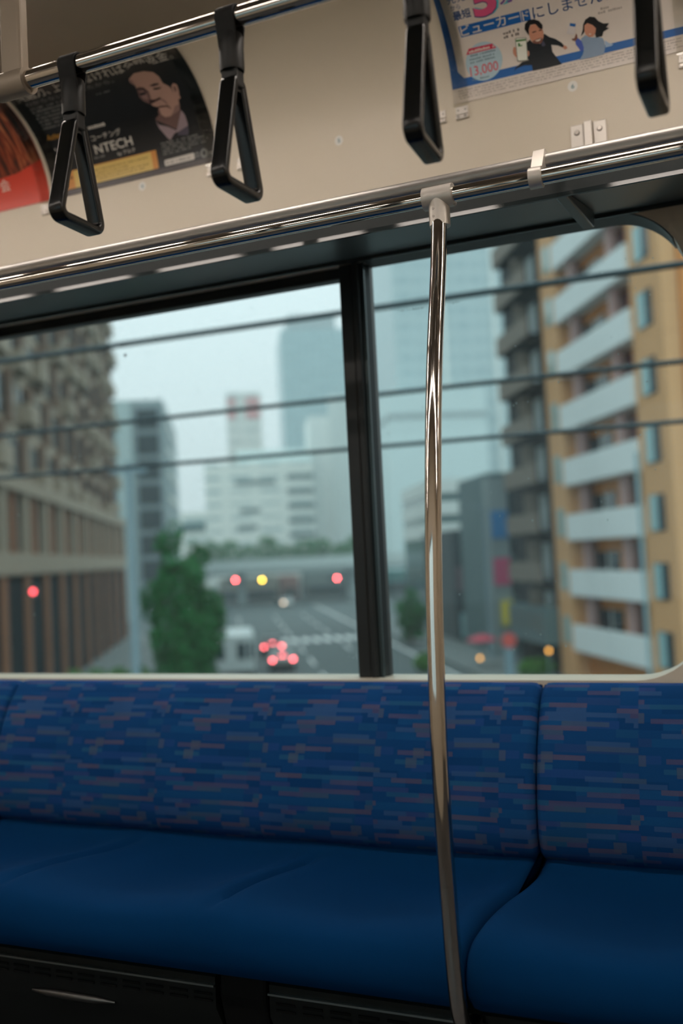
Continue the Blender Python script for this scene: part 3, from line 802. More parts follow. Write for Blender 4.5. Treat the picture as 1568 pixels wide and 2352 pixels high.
p1.polys('gold_band_edge', [rect(0.030, 0.075, 0.0195, 0.0645), rect(0.318, 0.334, 0.0195, 0.0645), rect(0.075, 0.318, 0.0625, 0.0645)], GOLDE, o1 + 0.0002)
p1.micro('gold_print', 0.10, 0.315, [(0.050, 1), (0.042, .7), (0.034, .95), (0.0265, .9)], 0.0036, ink('gold_print', 150, 118, 60), o1 + 0.0003, 9, 0.75)
p1.micro('gold_figures', 0.045, 0.068, [(0.044, 1), (0.026, 1)], 0.011, ink('gold_dark', 110, 72, 36), o1 + 0.0004, 10, 0.8)
p1.micro('small_print', 0.353, 0.488, [(0.0735, .80), (0.067, .92), (0.0605, 1), (0.054, .93), (0.0475, .6)], 0.0042, DIM, o1 + 0.0008, 11)
p1.polys('search_box', [F1['box']], WHT, o1 + 0.0002)
p1.micro('search_box_print', 0.358, 0.430, [(0.0245, 1)], 0.006, ink('box_print', 150, 146, 140), o1 + 0.0004, 12)
p1.micro('mark_block', 0.443, 0.456, [(0.024, 1), (0.031, 1)], 0.006, DIM, o1, 13, 0.7)
p1.polys('logo_disc', [ell(0.469, 0.0295, 0.0105, 0.0115)], DIM, o1)
p1.polys('logo_disc_eye', [ell(0.469, 0.0295, 0.0045, 0.006)], NAVY, o1 + 0.0002)
p1.text('logo_name', 'アルク', 0.482, 0.0215, 0.011, WHT, o1, 0.004, 0.021)
p1.polys('margin', [rect(0, W_, 0.004, 0.0165)], ink('margin', 62, 54, 54), o1)
SK = ink('portrait_skin', 178, 142, 128); SKD = ink('portrait_skin_dark', 112, 86, 82); SKM = ink('portrait_skin_mid', 142, 112, 106); BLK = ink('portrait_black', 18, 20, 23); SKX = ink('portrait_skin_deep', 66, 48, 46); SHIRT = ink('portrait_shirt', 150, 132, 138); SHIRTD = ink('portrait_shirt_dark', 78, 74, 88)
order = [('hair', BLK), ('neck', SKD), ('collarl', SHIRT), ('collarr', SHIRT), ('shadowr', SHIRTD), ('face', SK), ('shade', SKD), ('cheek', SKM), ('temple', SKM), ('jaw', SKM), ('under', SKD), ('ear', SK), ('earin', SKD), ('brow', SKX), ('eye', BLK), ('browl', SKX), ('eyel', BLK), ('nose', SKX), ('fold', SKM), ('mouth', SKX)]
pm = p1.polys('portrait', [F1['hair']], BLK, o1)
for k, (nm, mt) in enumerate(order[1:]): p1.polys('portrait_' + nm.rstrip('lr') if nm in ('collarl', 'collarr') else 'portrait_print', [F1[nm]], mt, o1 + 0.00012*(k+1), pm)

# ---------- white and blue card poster
PAPER = ink('poster_paper', 222, 212, 202); BLU = ink('card_blue', 24, 98, 172); NVY = ink('card_navy', 34, 74, 128)
r2, p2 = poster(-0.597, PAPER, 'white advertising poster with blue border, two figures and 13,000 badge')
p2.polys('blue_border', [[(0, 0.036), (W_, 0.036), (W_, 0.0505), (0.0444, 0.0535), (0.029, 0.0545), (0, 0.0545)]], BLU, o1)
p2.polys('blue_border', [[(0, 0.0545), (0.029, 0.0545), (0.0225, 0.0575), (0.0183, 0.063), (0.017, 0.07), (0, 0.07)], [(0, 0.07), (0.017, 0.07), (0.0146, 0.1535), (0, 0.1535)], [(0, 0.1535), (0.0146, 0.1535), (0.0126, 0.2232), (0, 0.2232)], [(0, 0.2232), (0.0126, 0.2232), (0.011, 0.362), (0, 0.362)]], BLU, o1)
p2.micro('small_print', 0.012, 0.49, [(0.0285, .98), (0.023, 1), (0.0175, .97), (0.012, 1)], 0.0028, ink('fine_print', 176, 166, 158), o1, 21, 0.7)
p2.polys('name_banner', [F2['banner'], F2['banner2']], BLU, o1)
p2.text('name_letters', 'ビューカー', 0.0385, 0.1395, 0.0245, PAPER, o1 + .0003, 0.012, 0.128)
p2.text('name_letters', 'ド', 0.1735, 0.1385, 0.0215, PAPER, o1 + .0003, 0.012, 0.014)
p2.text('slogan', 'にしませんか', 0.1955, 0.1365, 0.0285, NVY, o1, 0.004, 0.176)
p2.text('lead_small', 'から', 0.029, 0.1955, 0.0125, NVY, o1, 0.002, 0.0215)
p2.text('lead_word', '最短', 0.0305, 0.1745, 0.0205, NVY, o1, 0.016, 0.0385)
p2.text('lead_words', '先発', 0.026, 0.2110, 0.0200, NVY, o1, 0.004, 0.040)
p2.text('big_five_shadow', '5', 0.0795, 0.1700, 0.092, ink('card_cyan', 96, 196, 208), o1, 0.045, 0.053)
p2.text('big_five_outline', '5', 0.0752, 0.1695, 0.092, NVY, o1 + .0002, 0.045, 0.053)
p2.text('big_five', '5', 0.0762, 0.1710, 0.090, ink('card_pink', 226, 92, 138), o1 + .0004, 0.036, 0.051)
p2.text('minute_shadow', '分', 0.1345, 0.1835, 0.036, ink('card_cyan', 96, 196, 208), o1, 0.03, 0.036)
p2.text('minute', '分', 0.1325, 0.1840, 0.036, ink('card_violet', 128, 82, 160), o1 + .0003, 0.02, 0.035)
p2.text('lead_words', '発行！', 0.176, 0.1900, 0.033, NVY, o1, 0.008, 0.090)
p2.micro('note', 0.1275, 0.160, [(0.1205, 1), (0.1125, 1)], 0.0058, ink('note_grey', 128, 118, 112), o1, 22, 0.9)
p2.micro('note', 0.326, 0.372, [(0.1195, .5), (0.1125, 1)], 0.0055, ink('note_pale', 176, 166, 158), o1, 23, 0.9)
bd = p2.polys('badge', [ell(0.0775, 0.0785, 0.0405, 0.0392)], ink('badge_blue', 178, 204, 214), o1 + .0002)
p2.polys('badge_banner', [[(0.0412, 0.0995), (0.0490, 0.1110), (0.1010, 0.1095), (0.1085, 0.0990)]], ink('badge_red', 206, 52, 84), o1 + .0004, bd)
p2.micro('badge_banner_print', 0.048, 0.102, [(0.1015, 1)], 0.0055, PAPER, o1 + .0006, 24, 0.9, bd)
p2.micro('badge_print', 0.047, 0.105, [(0.0935, 1), (0.0865, .92), (0.0800, .95), (0.0445, .6)], 0.0040, ink('badge_grey', 116, 140, 156), o1 + .0004, 25, 0.8, bd)
p2.text('badge_figure', '13,000', 0.0445, 0.0545, 0.0275, ink('badge_red_figure', 214, 74, 92), o1 + .0005, 0.004, 0.0625, bd)
SUIT = ink('suit_black', 22, 26, 32); FSK = ink('figure_skin', 206, 146, 120); FSKD = ink('figure_beard', 128, 84, 70); HAIR = ink('figure_hair', 22, 22, 24)
cph = [sum(c)/len(F2['phone']) for c in zip(*F2['phone'])]
F2['phone_case'] = [(cph[0] + (u - cph[0])*1.10, cph[1] + (v - cph[1])*1.05) for u, v in F2['phone']]
def fig(name, parts):
    root = None
    for k, (nm, mt) in enumerate(parts):
        o = p2.polys(name if root is None else name + '_print', [F2[nm]], mt, o1 + .0004 + .00012*k, root)
        root = root or o
fig('man_figure', [('man_suit', SUIT), ('man_shirt', ink('suit_shirt', 70, 72, 92)), ('man_face', FSK), ('man_beard', FSKD), ('man_smile', PAPER), ('man_hair', HAIR), ('man_brow', HAIR), ('man_brow2', HAIR), ('man_hand', FSK), ('man_fist', FSK), ('man_fist2', FSK), ('phone_case', ink('phone_case', 92, 104, 88)), ('phone', ink('phone_white', 236, 238, 226)), ('phone_bar', ink('phone_green', 70, 132, 58)), ('phone_icon', ink('phone_green', 70, 132, 58))])
fig('woman_figure', [('wom_arm', ink('sleeve_blue', 74, 98, 184)), ('wom_arm2', ink('sleeve_pale', 160, 186, 212)), ('wom_body', ink('dress_blue', 136, 158, 182)), ('wom_hair', HAIR), ('wom_face', FSK), ('wom_smile', PAPER), ('wom_hand', FSKD), ('card', ink('card_white', 214, 208, 206)), ('card_bar', BLU)])

# ---------- poster beyond it, cut by the right edge
r3, p3 = poster(-0.052, PAPER, 'white and blue advertising poster cut by the right edge of the frame')
p3.polys('blue_border', [[(0.012, 0.075), (0.10, 0.068), (0.10, 0.30), (0.012, 0.30)]], BLU, o1)
p3.polys('white_field', [fillet([(0.024, 0.085), (0.099, 0.078), (0.099, 0.295), (0.024, 0.295)], 0.01, True, 4)], PAPER, o1 + .0003)
p3.text('maker_name', 'VIEW', 0.010, 0.036, 0.024, ink('view_teal', 120, 156, 178), o1, 0.002, 0.070)

# ---------- red poster on the left
r4, p4 = poster(-2.226, ink('poster_red', 214, 66, 46), 'red advertising poster with a dark timber photograph, cut by the left edge')
def timber_mat():
    mt = bpy.data.materials.new('timber_photo'); mt.use_nodes = True
    n = mt.node_tree.nodes; l = mt.node_tree.links; p = n['Principled BSDF']; p.inputs['Roughness'].default_value = 0.35
    t = n.new('ShaderNodeTexCoord'); mp = n.new('ShaderNodeMapping'); mp.inputs['Scale'].default_value = (60, 9, 9); mp.inputs['Rotation'].default_value = (0, 0.35, 0)
    nz = n.new('ShaderNodeTexNoise'); nz.inputs['Scale'].default_value = 1.6; nz.inputs['Detail'].default_value = 6; nz.inputs['Distortion'].default_value = 0.6
    r = n.new('ShaderNodeValToRGB'); e = r.color_ramp.elements
    e[0].position = 0.36; e[0].color = (*lin(40, 26, 22), 1); e[1].position = 0.70; e[1].color = (*lin(206, 128, 84), 1)
    k = e.new(0.52); k.color = (*lin(136, 58, 36), 1)
    l.new(t.outputs['Object'], mp.inputs[0]); l.new(mp.outputs[0], nz.inputs['Vector']); l.new(nz.outputs['Fac'], r.inputs[0]); l.new(r.outputs[0], p.inputs['Base Color'])
    return mt
p4.polys('photograph', [[(0.0, 0.080), (0.36, 0.088), (0.42, 0.092), (0.455, 0.104), (W_, 0.112), (W_, 0.362), (0.0, 0.362)]], timber_mat(), o1)
p4.text('title_character', '会', 0.349, 0.0555, 0.034, ink('title_white', 226, 206, 196), o1 + .0003, 0.004, 0.034)
p4.text('title_character', '、', 0.318, 0.0555, 0.034, ink('title_white', 226, 206, 196), o1 + .0003, 0.004)

# ---------- clips of the empty place and numbered stickers
for xx, lb in ((-1.153 + 0.017, 'steel poster clip right of the dark portrait poster'), (-0.648 + 0.017, 'steel poster clip left of the white and blue poster')):
    c = empty('poster_clip', (xx, YW, ZB - 0.032)); clip_at(xx, c, 'clip_plate'); tag(c, lb, 'clip', 'poster clips of the empty place')
for num, xx, lb in (('4', -1.4287, 'round white sticker numbered 4 below the dark portrait poster'), ('5', -0.879, 'round white sticker numbered 5 on the empty wall'), ('6', -0.3371, 'round white sticker numbered 6 below the white and blue poster')):
    s_ = empty('number_sticker', (xx, YW, ZB - 0.016)); ps = Print(xx, s_)
    ps.polys('disc', [ell(0, -0.0155, 0.0105, 0.0115, 28)], STICK, 0.0008)
    ps.text('numeral', num, -0.003, -0.0205, 0.0135, STICKT, 0.0012, 0.006, 0.0065)
    tag(s_, lb, 'sticker', 'numbered stickers')
# ================================================================== OUTSIDE: a street seen from the viaduct
LX, LY = 0.86480, 0.50212                     # street frame: l to the right, d along the street, h above the road
TH = math.atan2(LY, LX)
GZ = ZC - 7.5
def S2W(l, d): return (l*LX - d*LY, l*LY + d*LX)
def out(name, l, d, label, cat, group=None, kind=None):
    x, y = S2W(l, d)
    o = empty(name, (x, y, GZ), TH, (l, d, 0)); tag(o, label, cat, group, kind); return o
def omesh(name, mb, mat, l, d, label, cat=None, group=None, kind=None, smooth=None, bevel=0.0):
    me = mb.mesh(name, bevel); me.transform(Matrix.Translation((-l, -d, 0)))
    if mat: me.materials.append(mat)
    if smooth is not None:
        for p in me.polygons: p.use_smooth = True
        me.set_sharp_from_angle(angle=math.radians(smooth))
    o = bpy.data.objects.new(name, me); COL.objects.link(o); x, y = S2W(l, d)
    o.location = (x, y, GZ); o.rotation_euler = (0, 0, TH); ORG[o.name] = (l, d, 0)
    tag(o, label, cat, group, kind); return o
def raise_copy(o, dz=0, dl=0, dd=0, parent=None):
    c = o.copy(); COL.objects.link(c); c.parent = parent or o.parent; c.location = (o.location.x + dl, o.location.y + dd, o.location.z + dz); ORG[c.name] = org(o)
    for ch in o.children: 
        k = ch.copy(); COL.objects.link(k); k.parent = c
    return c

def grid_mat(name, wall, win, sx, sz, fx, fz, rough=0.5, spec=0.5):
    """distant facade: rows of windows too small to pick apart"""
    mt = bpy.data.materials.new(name); mt.use_nodes = True
    n = mt.node_tree.nodes; l = mt.node_tree.links; p = n['Principled BSDF']; p.inputs['Roughness'].default_value = rough
    t = n.new('ShaderNodeTexCoord'); s = n.new('ShaderNodeSeparateXYZ'); l.new(t.outputs['Object'], s.inputs[0])
    def mm(op, a, b):
        k = n.new('ShaderNodeMath'); k.operation = op
        for i, q in enumerate((a, b)):
            if isinstance(q, (int, float)): k.inputs[i].default_value = q
            else: l.new(q, k.inputs[i])
        return k.outputs[0]
    u = mm('ADD', s.outputs[0], s.outputs[1])
    a = mm('LESS_THAN', mm('FLOORED_MODULO', u, sx), sx*fx); b = mm('LESS_THAN', mm('FLOORED_MODULO', s.outputs[2], sz), sz*fz)
    wn = n.new('ShaderNodeTexWhiteNoise'); wn.noise_dimensions = '2D'; cb = n.new('ShaderNodeCombineXYZ')
    l.new(mm('FLOOR', mm('DIVIDE', u, sx), 0), cb.inputs[0]); l.new(mm('FLOOR', mm('DIVIDE', s.outputs[2], sz), 0), cb.inputs[1]); l.new(cb.outputs[0], wn.inputs['Vector'])
    fac = mm('MULTIPLY', mm('MULTIPLY', a, b), mm('ADD', mm('MULTIPLY', wn.outputs['Value'], 0.5), 0.5))
    mx_ = n.new('ShaderNodeMixRGB'); l.new(fac, mx_.inputs[0]); mx_.inputs[1].default_value = (*wall, 1); mx_.inputs[2].default_value = (*win, 1)
    l.new(mx_.outputs[0], p.inputs['Base Color'])
    return mt

ASPH = M('asphalt', lin(66, 80, 81), 0.8, vary=0.12, scale=0.4)
PAVE = M('pavement', lin(96, 106, 106), 0.7, vary=0.1, scale=1.5)
PAINT = M('road_paint', lin(236, 240, 238), 0.6, vary=0.1, scale=4)
YEL = M('yellow_render', lin(214, 140, 74), 0.7, vary=0.07, scale=0.7)
YELP = M('pale_yellow_render', lin(212, 162, 114), 0.7, vary=0.06, scale=0.7)
PARA = M('white_parapet', lin(226, 234, 234), 0.6, vary=0.05, scale=0.6)
PINK = M('pinkish_pillar', lin(178, 148, 144), 0.7, vary=0.06)
MAROON = M('maroon_panel', lin(112, 66, 64), 0.6, vary=0.15, scale=2)
DGL = M('dark_glass', lin(30, 52, 60), 0.08, vary=0.15, scale=1.2)
PGL = M('pale_glass', lin(150, 190, 194), 0.12, vary=0.1)
TGL = M('teal_glass', lin(52, 92, 94), 0.12, vary=0.15)
DARKB = M('dark_tile', lin(20, 30, 34), 0.8, vary=0.15, scale=0.8)
BEIGE = M('beige_parapet', lin(124, 116, 106), 0.7, vary=0.1, scale=1.5)
TAN = M('tan_facade', lin(150, 136, 118), 0.75, vary=0.1, scale=0.8)
BROWN = M('brown_brick_pier', lin(138, 90, 60), 0.75, vary=0.18, scale=3)
CURT = M('white_curtain', lin(190, 204, 206), 0.6, vary=0.1)
GREYB = M('grey_render', lin(140, 156, 158), 0.7, vary=0.08, scale=0.6)
PALEB = M('pale_render', lin(214, 222, 218), 0.7, vary=0.05, scale=0.3)
POSTM = M('painted_post', lin(124, 146, 154), 0.5, vary=0.08)
BARK = M('bark', lin(70, 58, 48), 0.9, vary=0.2, scale=8)
LEAF = M('leaf_green', lin(16, 108, 44), 0.8, vary=0.45, scale=1.1)
LEAF2 = M('leaf_light_green', lin(82, 138, 56), 0.6, vary=0.4, scale=1.3)
RUB = M('tyre_rubber', lin(26, 27, 28), 0.8, vary=0.1)

# ---- ground
g = omesh('ground', MB().box(-500, 600, -30, 900, -0.5, 0.0), ASPH, 0, 0, 'grey asphalt street running away from the viaduct', None, None, 'structure')
def gchild(name, mb, mat):
    return mb.build(name, mat, g)
gchild('pavement', MB().box(-11.5, -4.6, 20, 110, 0, 0.16), PAVE)
gchild('pavement', MB().box(14.3, 18.4, 20, 120, 0, 0.16), PAVE)
st = None
for k in range(10):
    if st is None: st = gchild('crossing_stripe', MB().box(4.4, 4.95, 89.5, 93.5, 0.0, 0.012), PAINT)
    else: raise_copy(st, dl=1.0*k)
for k, ll in enumerate((0.9, 5.6, 9.4)):
    q = None
    for j in range(9):
        if q is None: q = gchild('lane_dash', MB().box(ll, ll + 0.15, 40, 45, 0.0, 0.012), PAINT)
        else: raise_copy(q, dd=10*j + (8 if j > 4 else 0))
gchild('edge_line', MB().box(13.2, 13.4, 30, 160, 0.0, 0.012), PAINT)

# ---- viaduct deck carrying the tracks, just outside the car
BALL = M('track_ballast', lin(74, 72, 68), 0.95, vary=0.35, scale=9)
CONC = M('viaduct_concrete', lin(120, 124, 122), 0.85, vary=0.15, scale=1.2)
vd = empty('viaduct', (0, 0, -1.35)); tag(vd, 'concrete viaduct deck with ballast under the train', None, None, 'structure')
MB().box(-60, 60, -7, 7.2, -1.35, -1.10).build('deck', BALL, vd)
MB().box(-60, 60, 7.0, 7.25, -1.35, -0.15).build('parapet', CONC, vd)
MB().box(-60, 60, -7.25, -7.0, -1.35, -0.15).build('parapet', CONC, vd)

# ---- yellow apartment building with white balconies (right)
b = out('apartment_building', 18.4, 47, 'yellow apartment building with white balconies at the right', 'building')
HT = 31.0; FH = 2.95
MB().box(19.15, 33, 39.6, 54.5, 0, HT).build('wall', YEL, b)
MB().box(18.4, 19.15, 52.2, 54.8, 0, HT).build('pier', YELP, b)
MB().box(18.4, 19.15, 39.3, 42.4, 0, HT).build('pier', YELP, b)
MB().box(19.2, 33, 39.15, 39.6, 0, HT).build('side_wall', YEL, b)
MB().tube([(18.25, 42.45, 0), (18.25, 42.45, 11.5)], 0.09, 10).build('drain_pipe', M('pale_blue_pipe', lin(150, 186, 196), 0.5), b)
def floor_parts(k):
    hb = 1.85 + FH*k
    r = []
    r.append(MB().box(18.22, 18.42, 42.4, 52.2, hb, hb + 1.38).build('balcony_parapet', PARA, b))
    r.append(MB().box(18.42, 19.15, 42.4, 52.2, hb, hb + 0.18).build('balcony_slab', PARA, b))
    for dd in (44.95, 50.3): r.append(MB().box(18.5, 18.85, dd - 0.28, dd + 0.28, hb + 0.18, hb + FH).build('pillar', PINK, b))
    wv = MB().box(19.08, 19.14, 47.2, 50.1, hb + 0.18, hb + 2.3).build('window', DGL, b); r.append(wv)
    MB().box(19.05, 19.08, 48.6, 48.72, hb + 0.18, hb + 2.3).build('window_bar', PALEB, wv)
    r.append(MB().box(19.08, 19.14, 50.2, 51.6, hb + 0.18, hb + 2.75).build('panel', MAROON, b))
    r.append(MB().box(19.08, 19.14, 44.2, 46.3, hb + 0.18, hb + 2.75).build('panel', MAROON, b))
    r.append(MB().box(18.36, 18.42, 53.05, 53.95, hb + 0.25, hb + 1.75).build('window', PGL, b))
    wr = MB().box(18.36, 18.42, 40.2, 41.6, hb + 0.15, hb + 1.75).build('window', DGL, b); r.append(wr)
    MB().box(18.32, 18.36, 40.85, 41.6, hb + 0.2, hb + 1.7).build('pane', PGL, wr)
    return r
f0 = floor_parts(0)
for k in range(1, 10):
    for o in f0: raise_copy(o, dz=FH*k)
MB().box(18.3, 18.45, 39.2, 54.9, HT - 0.3, HT).build('cornice', YELP, b)

# ---- dark building with beige balconies behind it
b = out('apartment_building', 18.6, 60, 'dark narrow apartment building with beige balconies beside the yellow one', 'building')
MB().box(18.7, 32, 54.9, 63.5, 0, 29).build('wall', DARKB, b)
FH2 = 2.85; hb = 2.6
r = [MB().box(17.6, 17.72, 55.3, 61.6, hb, hb + 1.15).build('balcony_parapet', BEIGE, b),
     MB().box(17.72, 18.7, 55.3, 61.6, hb - 0.05, hb + 0.12).build('balcony_slab', DARKB, b),
     MB().box(17.6, 18.7, 61.5, 61.62, hb, hb + 1.15).build('balcony_cheek', BEIGE, b),
     MB().box(18.62, 18.69, 56.6, 57.8, hb + 0.12, hb + 2.25).build('window', CURT, b),
     MB().box(18.62, 18.69, 58.6, 60.8, hb + 0.12, hb + 2.25).build('window', DGL, b),
     MB().box(17.8, 18.65, 58.1, 58.22, hb + 0.12, hb + 2.5).build('partition', BEIGE, b)]
for k in range(1, 9):
    for o in r: raise_copy(o, dz=FH2*k)
mb = MB(); mb.prism_z([(17.6, 54.95), (18.7, 54.95), (18.7, 62.2), (17.6, 62.2)], 1.9, 4.0); mb.build('awning_board', M('grey_board', lin(92, 116, 120), 0.5), b)

# ---- neighbours further along on the right
b = out('sign_tower', 18.6, 67, 'slim grey tower with blue, pink and yellow signs', 'sign tower')
MB().box(17.95, 19.3, 67, 68.4, 0, 12.4).build('shaft', GREYB, b)
for nm, c, h0, h1 in (('sign_board', (46, 130, 190), 8.2, 10.1), ('sign_board', (206, 84, 124), 5.0, 6.85)):
    MB().box(18.05, 19.2, 66.86, 67, h0, h1).build(nm, M('sign_%d' % c[0], lin(*c), 0.4, vary=0.05), b)
MB().tube([(18.85, 66.94, 2.25), (18.85, 66.94, 3.9)], 0.42, 16).build('sign_lantern', M('sign_yellow', lin(222, 204, 60), 0.4), b, 40)
b = out('shop_building', 20, 74, 'dark grey building behind the sign tower', 'building')
MB().box(18.7, 30, 70, 79, 0, 13.0).build('wall', M('slate_render', lin(84, 112, 116), 0.6, vary=0.1), b)
for k in range(4): MB().box(19.2, 20.6, 69.94, 70, 1.2 + 2.9*k, 2.9 + 2.9*k).build('window', DGL, b)
b = out('shop_building', 20, 84, 'low black shop building on the right of the street', 'building')
MB().box(18.2, 30, 80, 92, 0, 9.2).build('wall', M('dark_render', lin(44, 62, 68), 0.6, vary=0.15), b)
for k in range(5): MB().box(18.6 + k*0.9, 19.2 + k*0.9, 79.94, 80, 0.4, 2.4).build('window', (PGL, DGL, CURT, TGL, DGL)[k], b)
MB().box(18.4, 20.5, 79.9, 80, 4.2, 6.2).build('poster_board', M('plum_board', lin(110, 92, 100), 0.6), b)
b = out('office_building', 24, 100, 'white office building with horizontal window bands behind the pole', 'building')
MB().box(20, 34, 96, 112, 0, 14.6).build('wall', TGL, b)
pb = MB().box(19.9, 34.1, 95.8, 112.1, 8.9, 10.3).build('band', PALEB, b)
for k in (1, 2): raise_copy(pb, dz=2.15*k)

# ---- tall towers in the haze, part of it put into their paler colours
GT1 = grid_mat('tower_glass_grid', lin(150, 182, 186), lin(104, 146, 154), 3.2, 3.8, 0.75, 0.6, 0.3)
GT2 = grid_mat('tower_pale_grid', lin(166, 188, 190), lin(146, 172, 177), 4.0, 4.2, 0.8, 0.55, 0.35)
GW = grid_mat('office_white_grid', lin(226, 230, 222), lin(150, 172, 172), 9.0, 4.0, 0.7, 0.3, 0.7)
def tower(name, l0, l1, d0, d1, h, mat, label, extra=None):
    o = out(name, (l0+l1)/2, d0, label, 'building')
    MB().box(l0, l1, d0, d1, 0, h).build('shaft', mat, o)
    return o
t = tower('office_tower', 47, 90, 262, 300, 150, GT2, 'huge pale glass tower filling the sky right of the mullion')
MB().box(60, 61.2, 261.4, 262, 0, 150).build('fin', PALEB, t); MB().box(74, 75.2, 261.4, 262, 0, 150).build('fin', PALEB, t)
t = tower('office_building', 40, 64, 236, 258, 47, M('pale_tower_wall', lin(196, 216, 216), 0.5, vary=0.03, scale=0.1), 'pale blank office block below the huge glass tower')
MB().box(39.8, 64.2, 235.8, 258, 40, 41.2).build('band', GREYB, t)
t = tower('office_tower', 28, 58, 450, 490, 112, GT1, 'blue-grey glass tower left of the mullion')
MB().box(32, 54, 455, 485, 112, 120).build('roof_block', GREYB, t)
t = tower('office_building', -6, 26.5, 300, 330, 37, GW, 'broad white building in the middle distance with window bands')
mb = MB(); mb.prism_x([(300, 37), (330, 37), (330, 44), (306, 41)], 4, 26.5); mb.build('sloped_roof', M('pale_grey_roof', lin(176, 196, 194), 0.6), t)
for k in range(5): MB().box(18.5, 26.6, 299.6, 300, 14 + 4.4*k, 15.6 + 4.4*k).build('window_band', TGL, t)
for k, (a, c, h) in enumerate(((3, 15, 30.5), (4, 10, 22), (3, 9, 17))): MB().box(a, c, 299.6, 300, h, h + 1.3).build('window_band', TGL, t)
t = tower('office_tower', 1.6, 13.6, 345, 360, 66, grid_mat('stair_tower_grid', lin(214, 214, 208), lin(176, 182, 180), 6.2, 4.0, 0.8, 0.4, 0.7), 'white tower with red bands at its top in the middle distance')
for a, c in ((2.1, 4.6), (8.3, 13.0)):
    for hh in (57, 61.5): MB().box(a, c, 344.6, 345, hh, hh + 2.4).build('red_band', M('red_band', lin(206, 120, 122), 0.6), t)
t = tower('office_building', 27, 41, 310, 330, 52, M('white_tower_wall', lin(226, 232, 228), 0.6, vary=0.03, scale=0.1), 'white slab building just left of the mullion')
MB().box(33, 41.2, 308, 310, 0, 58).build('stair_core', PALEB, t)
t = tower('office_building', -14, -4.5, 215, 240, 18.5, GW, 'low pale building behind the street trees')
MB().box(-14, -4.6, 214.6, 215, 14.5, 16).build('window_band', TGL, t)
t = out('office_tower', -12, 140, 'slate office tower behind the tan building', 'building')
MB().box(-15.5, -8.2, 140, 176, 0, 30.6).build('shaft', M('slate_tower_wall', lin(128, 146, 150), 0.5, vary=0.08, scale=0.3), t)
for k in range(7):
    MB().box(-11.9, -8.9, 139.8, 140, 5.5 + 3.5*k, 8.3 + 3.5*k).build('window', DGL, t)
    MB().box(-8.2, -8.05, 144, 172, 6.2 + 3.5*k, 7.6 + 3.5*k).build('window_band', TGL, t)
MB().box(-14.7, -12.6, 139.7, 140, 0, 30.6).build('pale_pier', M('pale_pier', lin(170, 190, 190), 0.5), t)

# ---- tan building with piers and staggered balconies (left)
b = out('apartment_building', -10.7, 74, 'large tan apartment building with brown piers at the left', 'building')
D0, D1, BAY = 38.5, 106.9, 5.7
MB().box(-28, -11.6, D0, D1, 0, 40).build('wall', TAN, b)
MB().box(-11.6, -10.98, D0, D1, 0.2, 7.3).build('shopfront', M('dark_shopfront', lin(20, 36, 42), 0.9, vary=0.3, scale=0.4, spec=0.08), b)
nb = 12
pl = MB().box(-10.98, -10.78, D0 - 0.5, D0 + 0.5, 0, 7.4).build('pier', BROWN, b)
pu = MB().box(-11.6, -10.7, D0 - 0.5, D0 + 0.5, 8.5, 12.0).build('pier', TAN, b)
for k in range(1, nb + 1):
    raise_copy(pl, dd=BAY*k); raise_copy(pu, dd=BAY*k)
MB().box(-11.6, -10.68, D0, D1, 7.4, 8.5).build('band', TAN, b)
MB().box(-11.6, -10.6, D0, D1, 11.7, 12.5).build('band', TAN, b)
wa = MB().box(-11.6, -11.05, D0 + 0.5, D0 + BAY - 0.5, 8.7, 11.5).build('window', DGL, b)
MB().box(-11.05, -10.85, D0 + 2.45, D0 + 3.25, 8.5, 11.7).build('mullion', BROWN, wa)
for k in range(1, nb): raise_copy(wa, dd=BAY*k)
# upper floors: a window, a fin and a projecting balcony in each bay, staggered from floor to floor
w1 = MB().box(-11.6, -11.5, D0 + 0.5, D0 + 2.5, 12.9, 15.0).build('window', DGL, b)
w2 = MB().box(-11.6, -11.5, D0 + 3.3, D0 + 4.9, 12.9, 15.0).build('window', PGL, b)
fn = MB().box(-11.6, -11.2, D0 + 2.55, D0 + 3.25, 12.5, 15.4).build('panel', M('umber_panel', lin(118, 92, 74), 0.75, vary=0.15, scale=2), b)
bl = MB().box(-11.6, -10.75, D0 + 0.2, D0 + 2.9, 12.5, 13.6).build('balcony', TAN, b)
rn = random.Random(3)
for k in range(1, nb):
    for fl in range(8):
        if k < 1: continue
        off = BAY*k + (2.2 if fl % 2 else 0.0) - (0 if k < nb - 1 else 0.6)
        dz = 3.1*fl
        raise_copy(w1, dz=dz, dd=off); raise_copy(fn, dz=dz, dd=off)
        if rn.random() < 0.75: raise_copy(bl, dz=dz + rn.choice((0, 0, 0.4)), dd=off)
        if k < nb - 1: raise_copy(w2, dz=dz, dd=off)

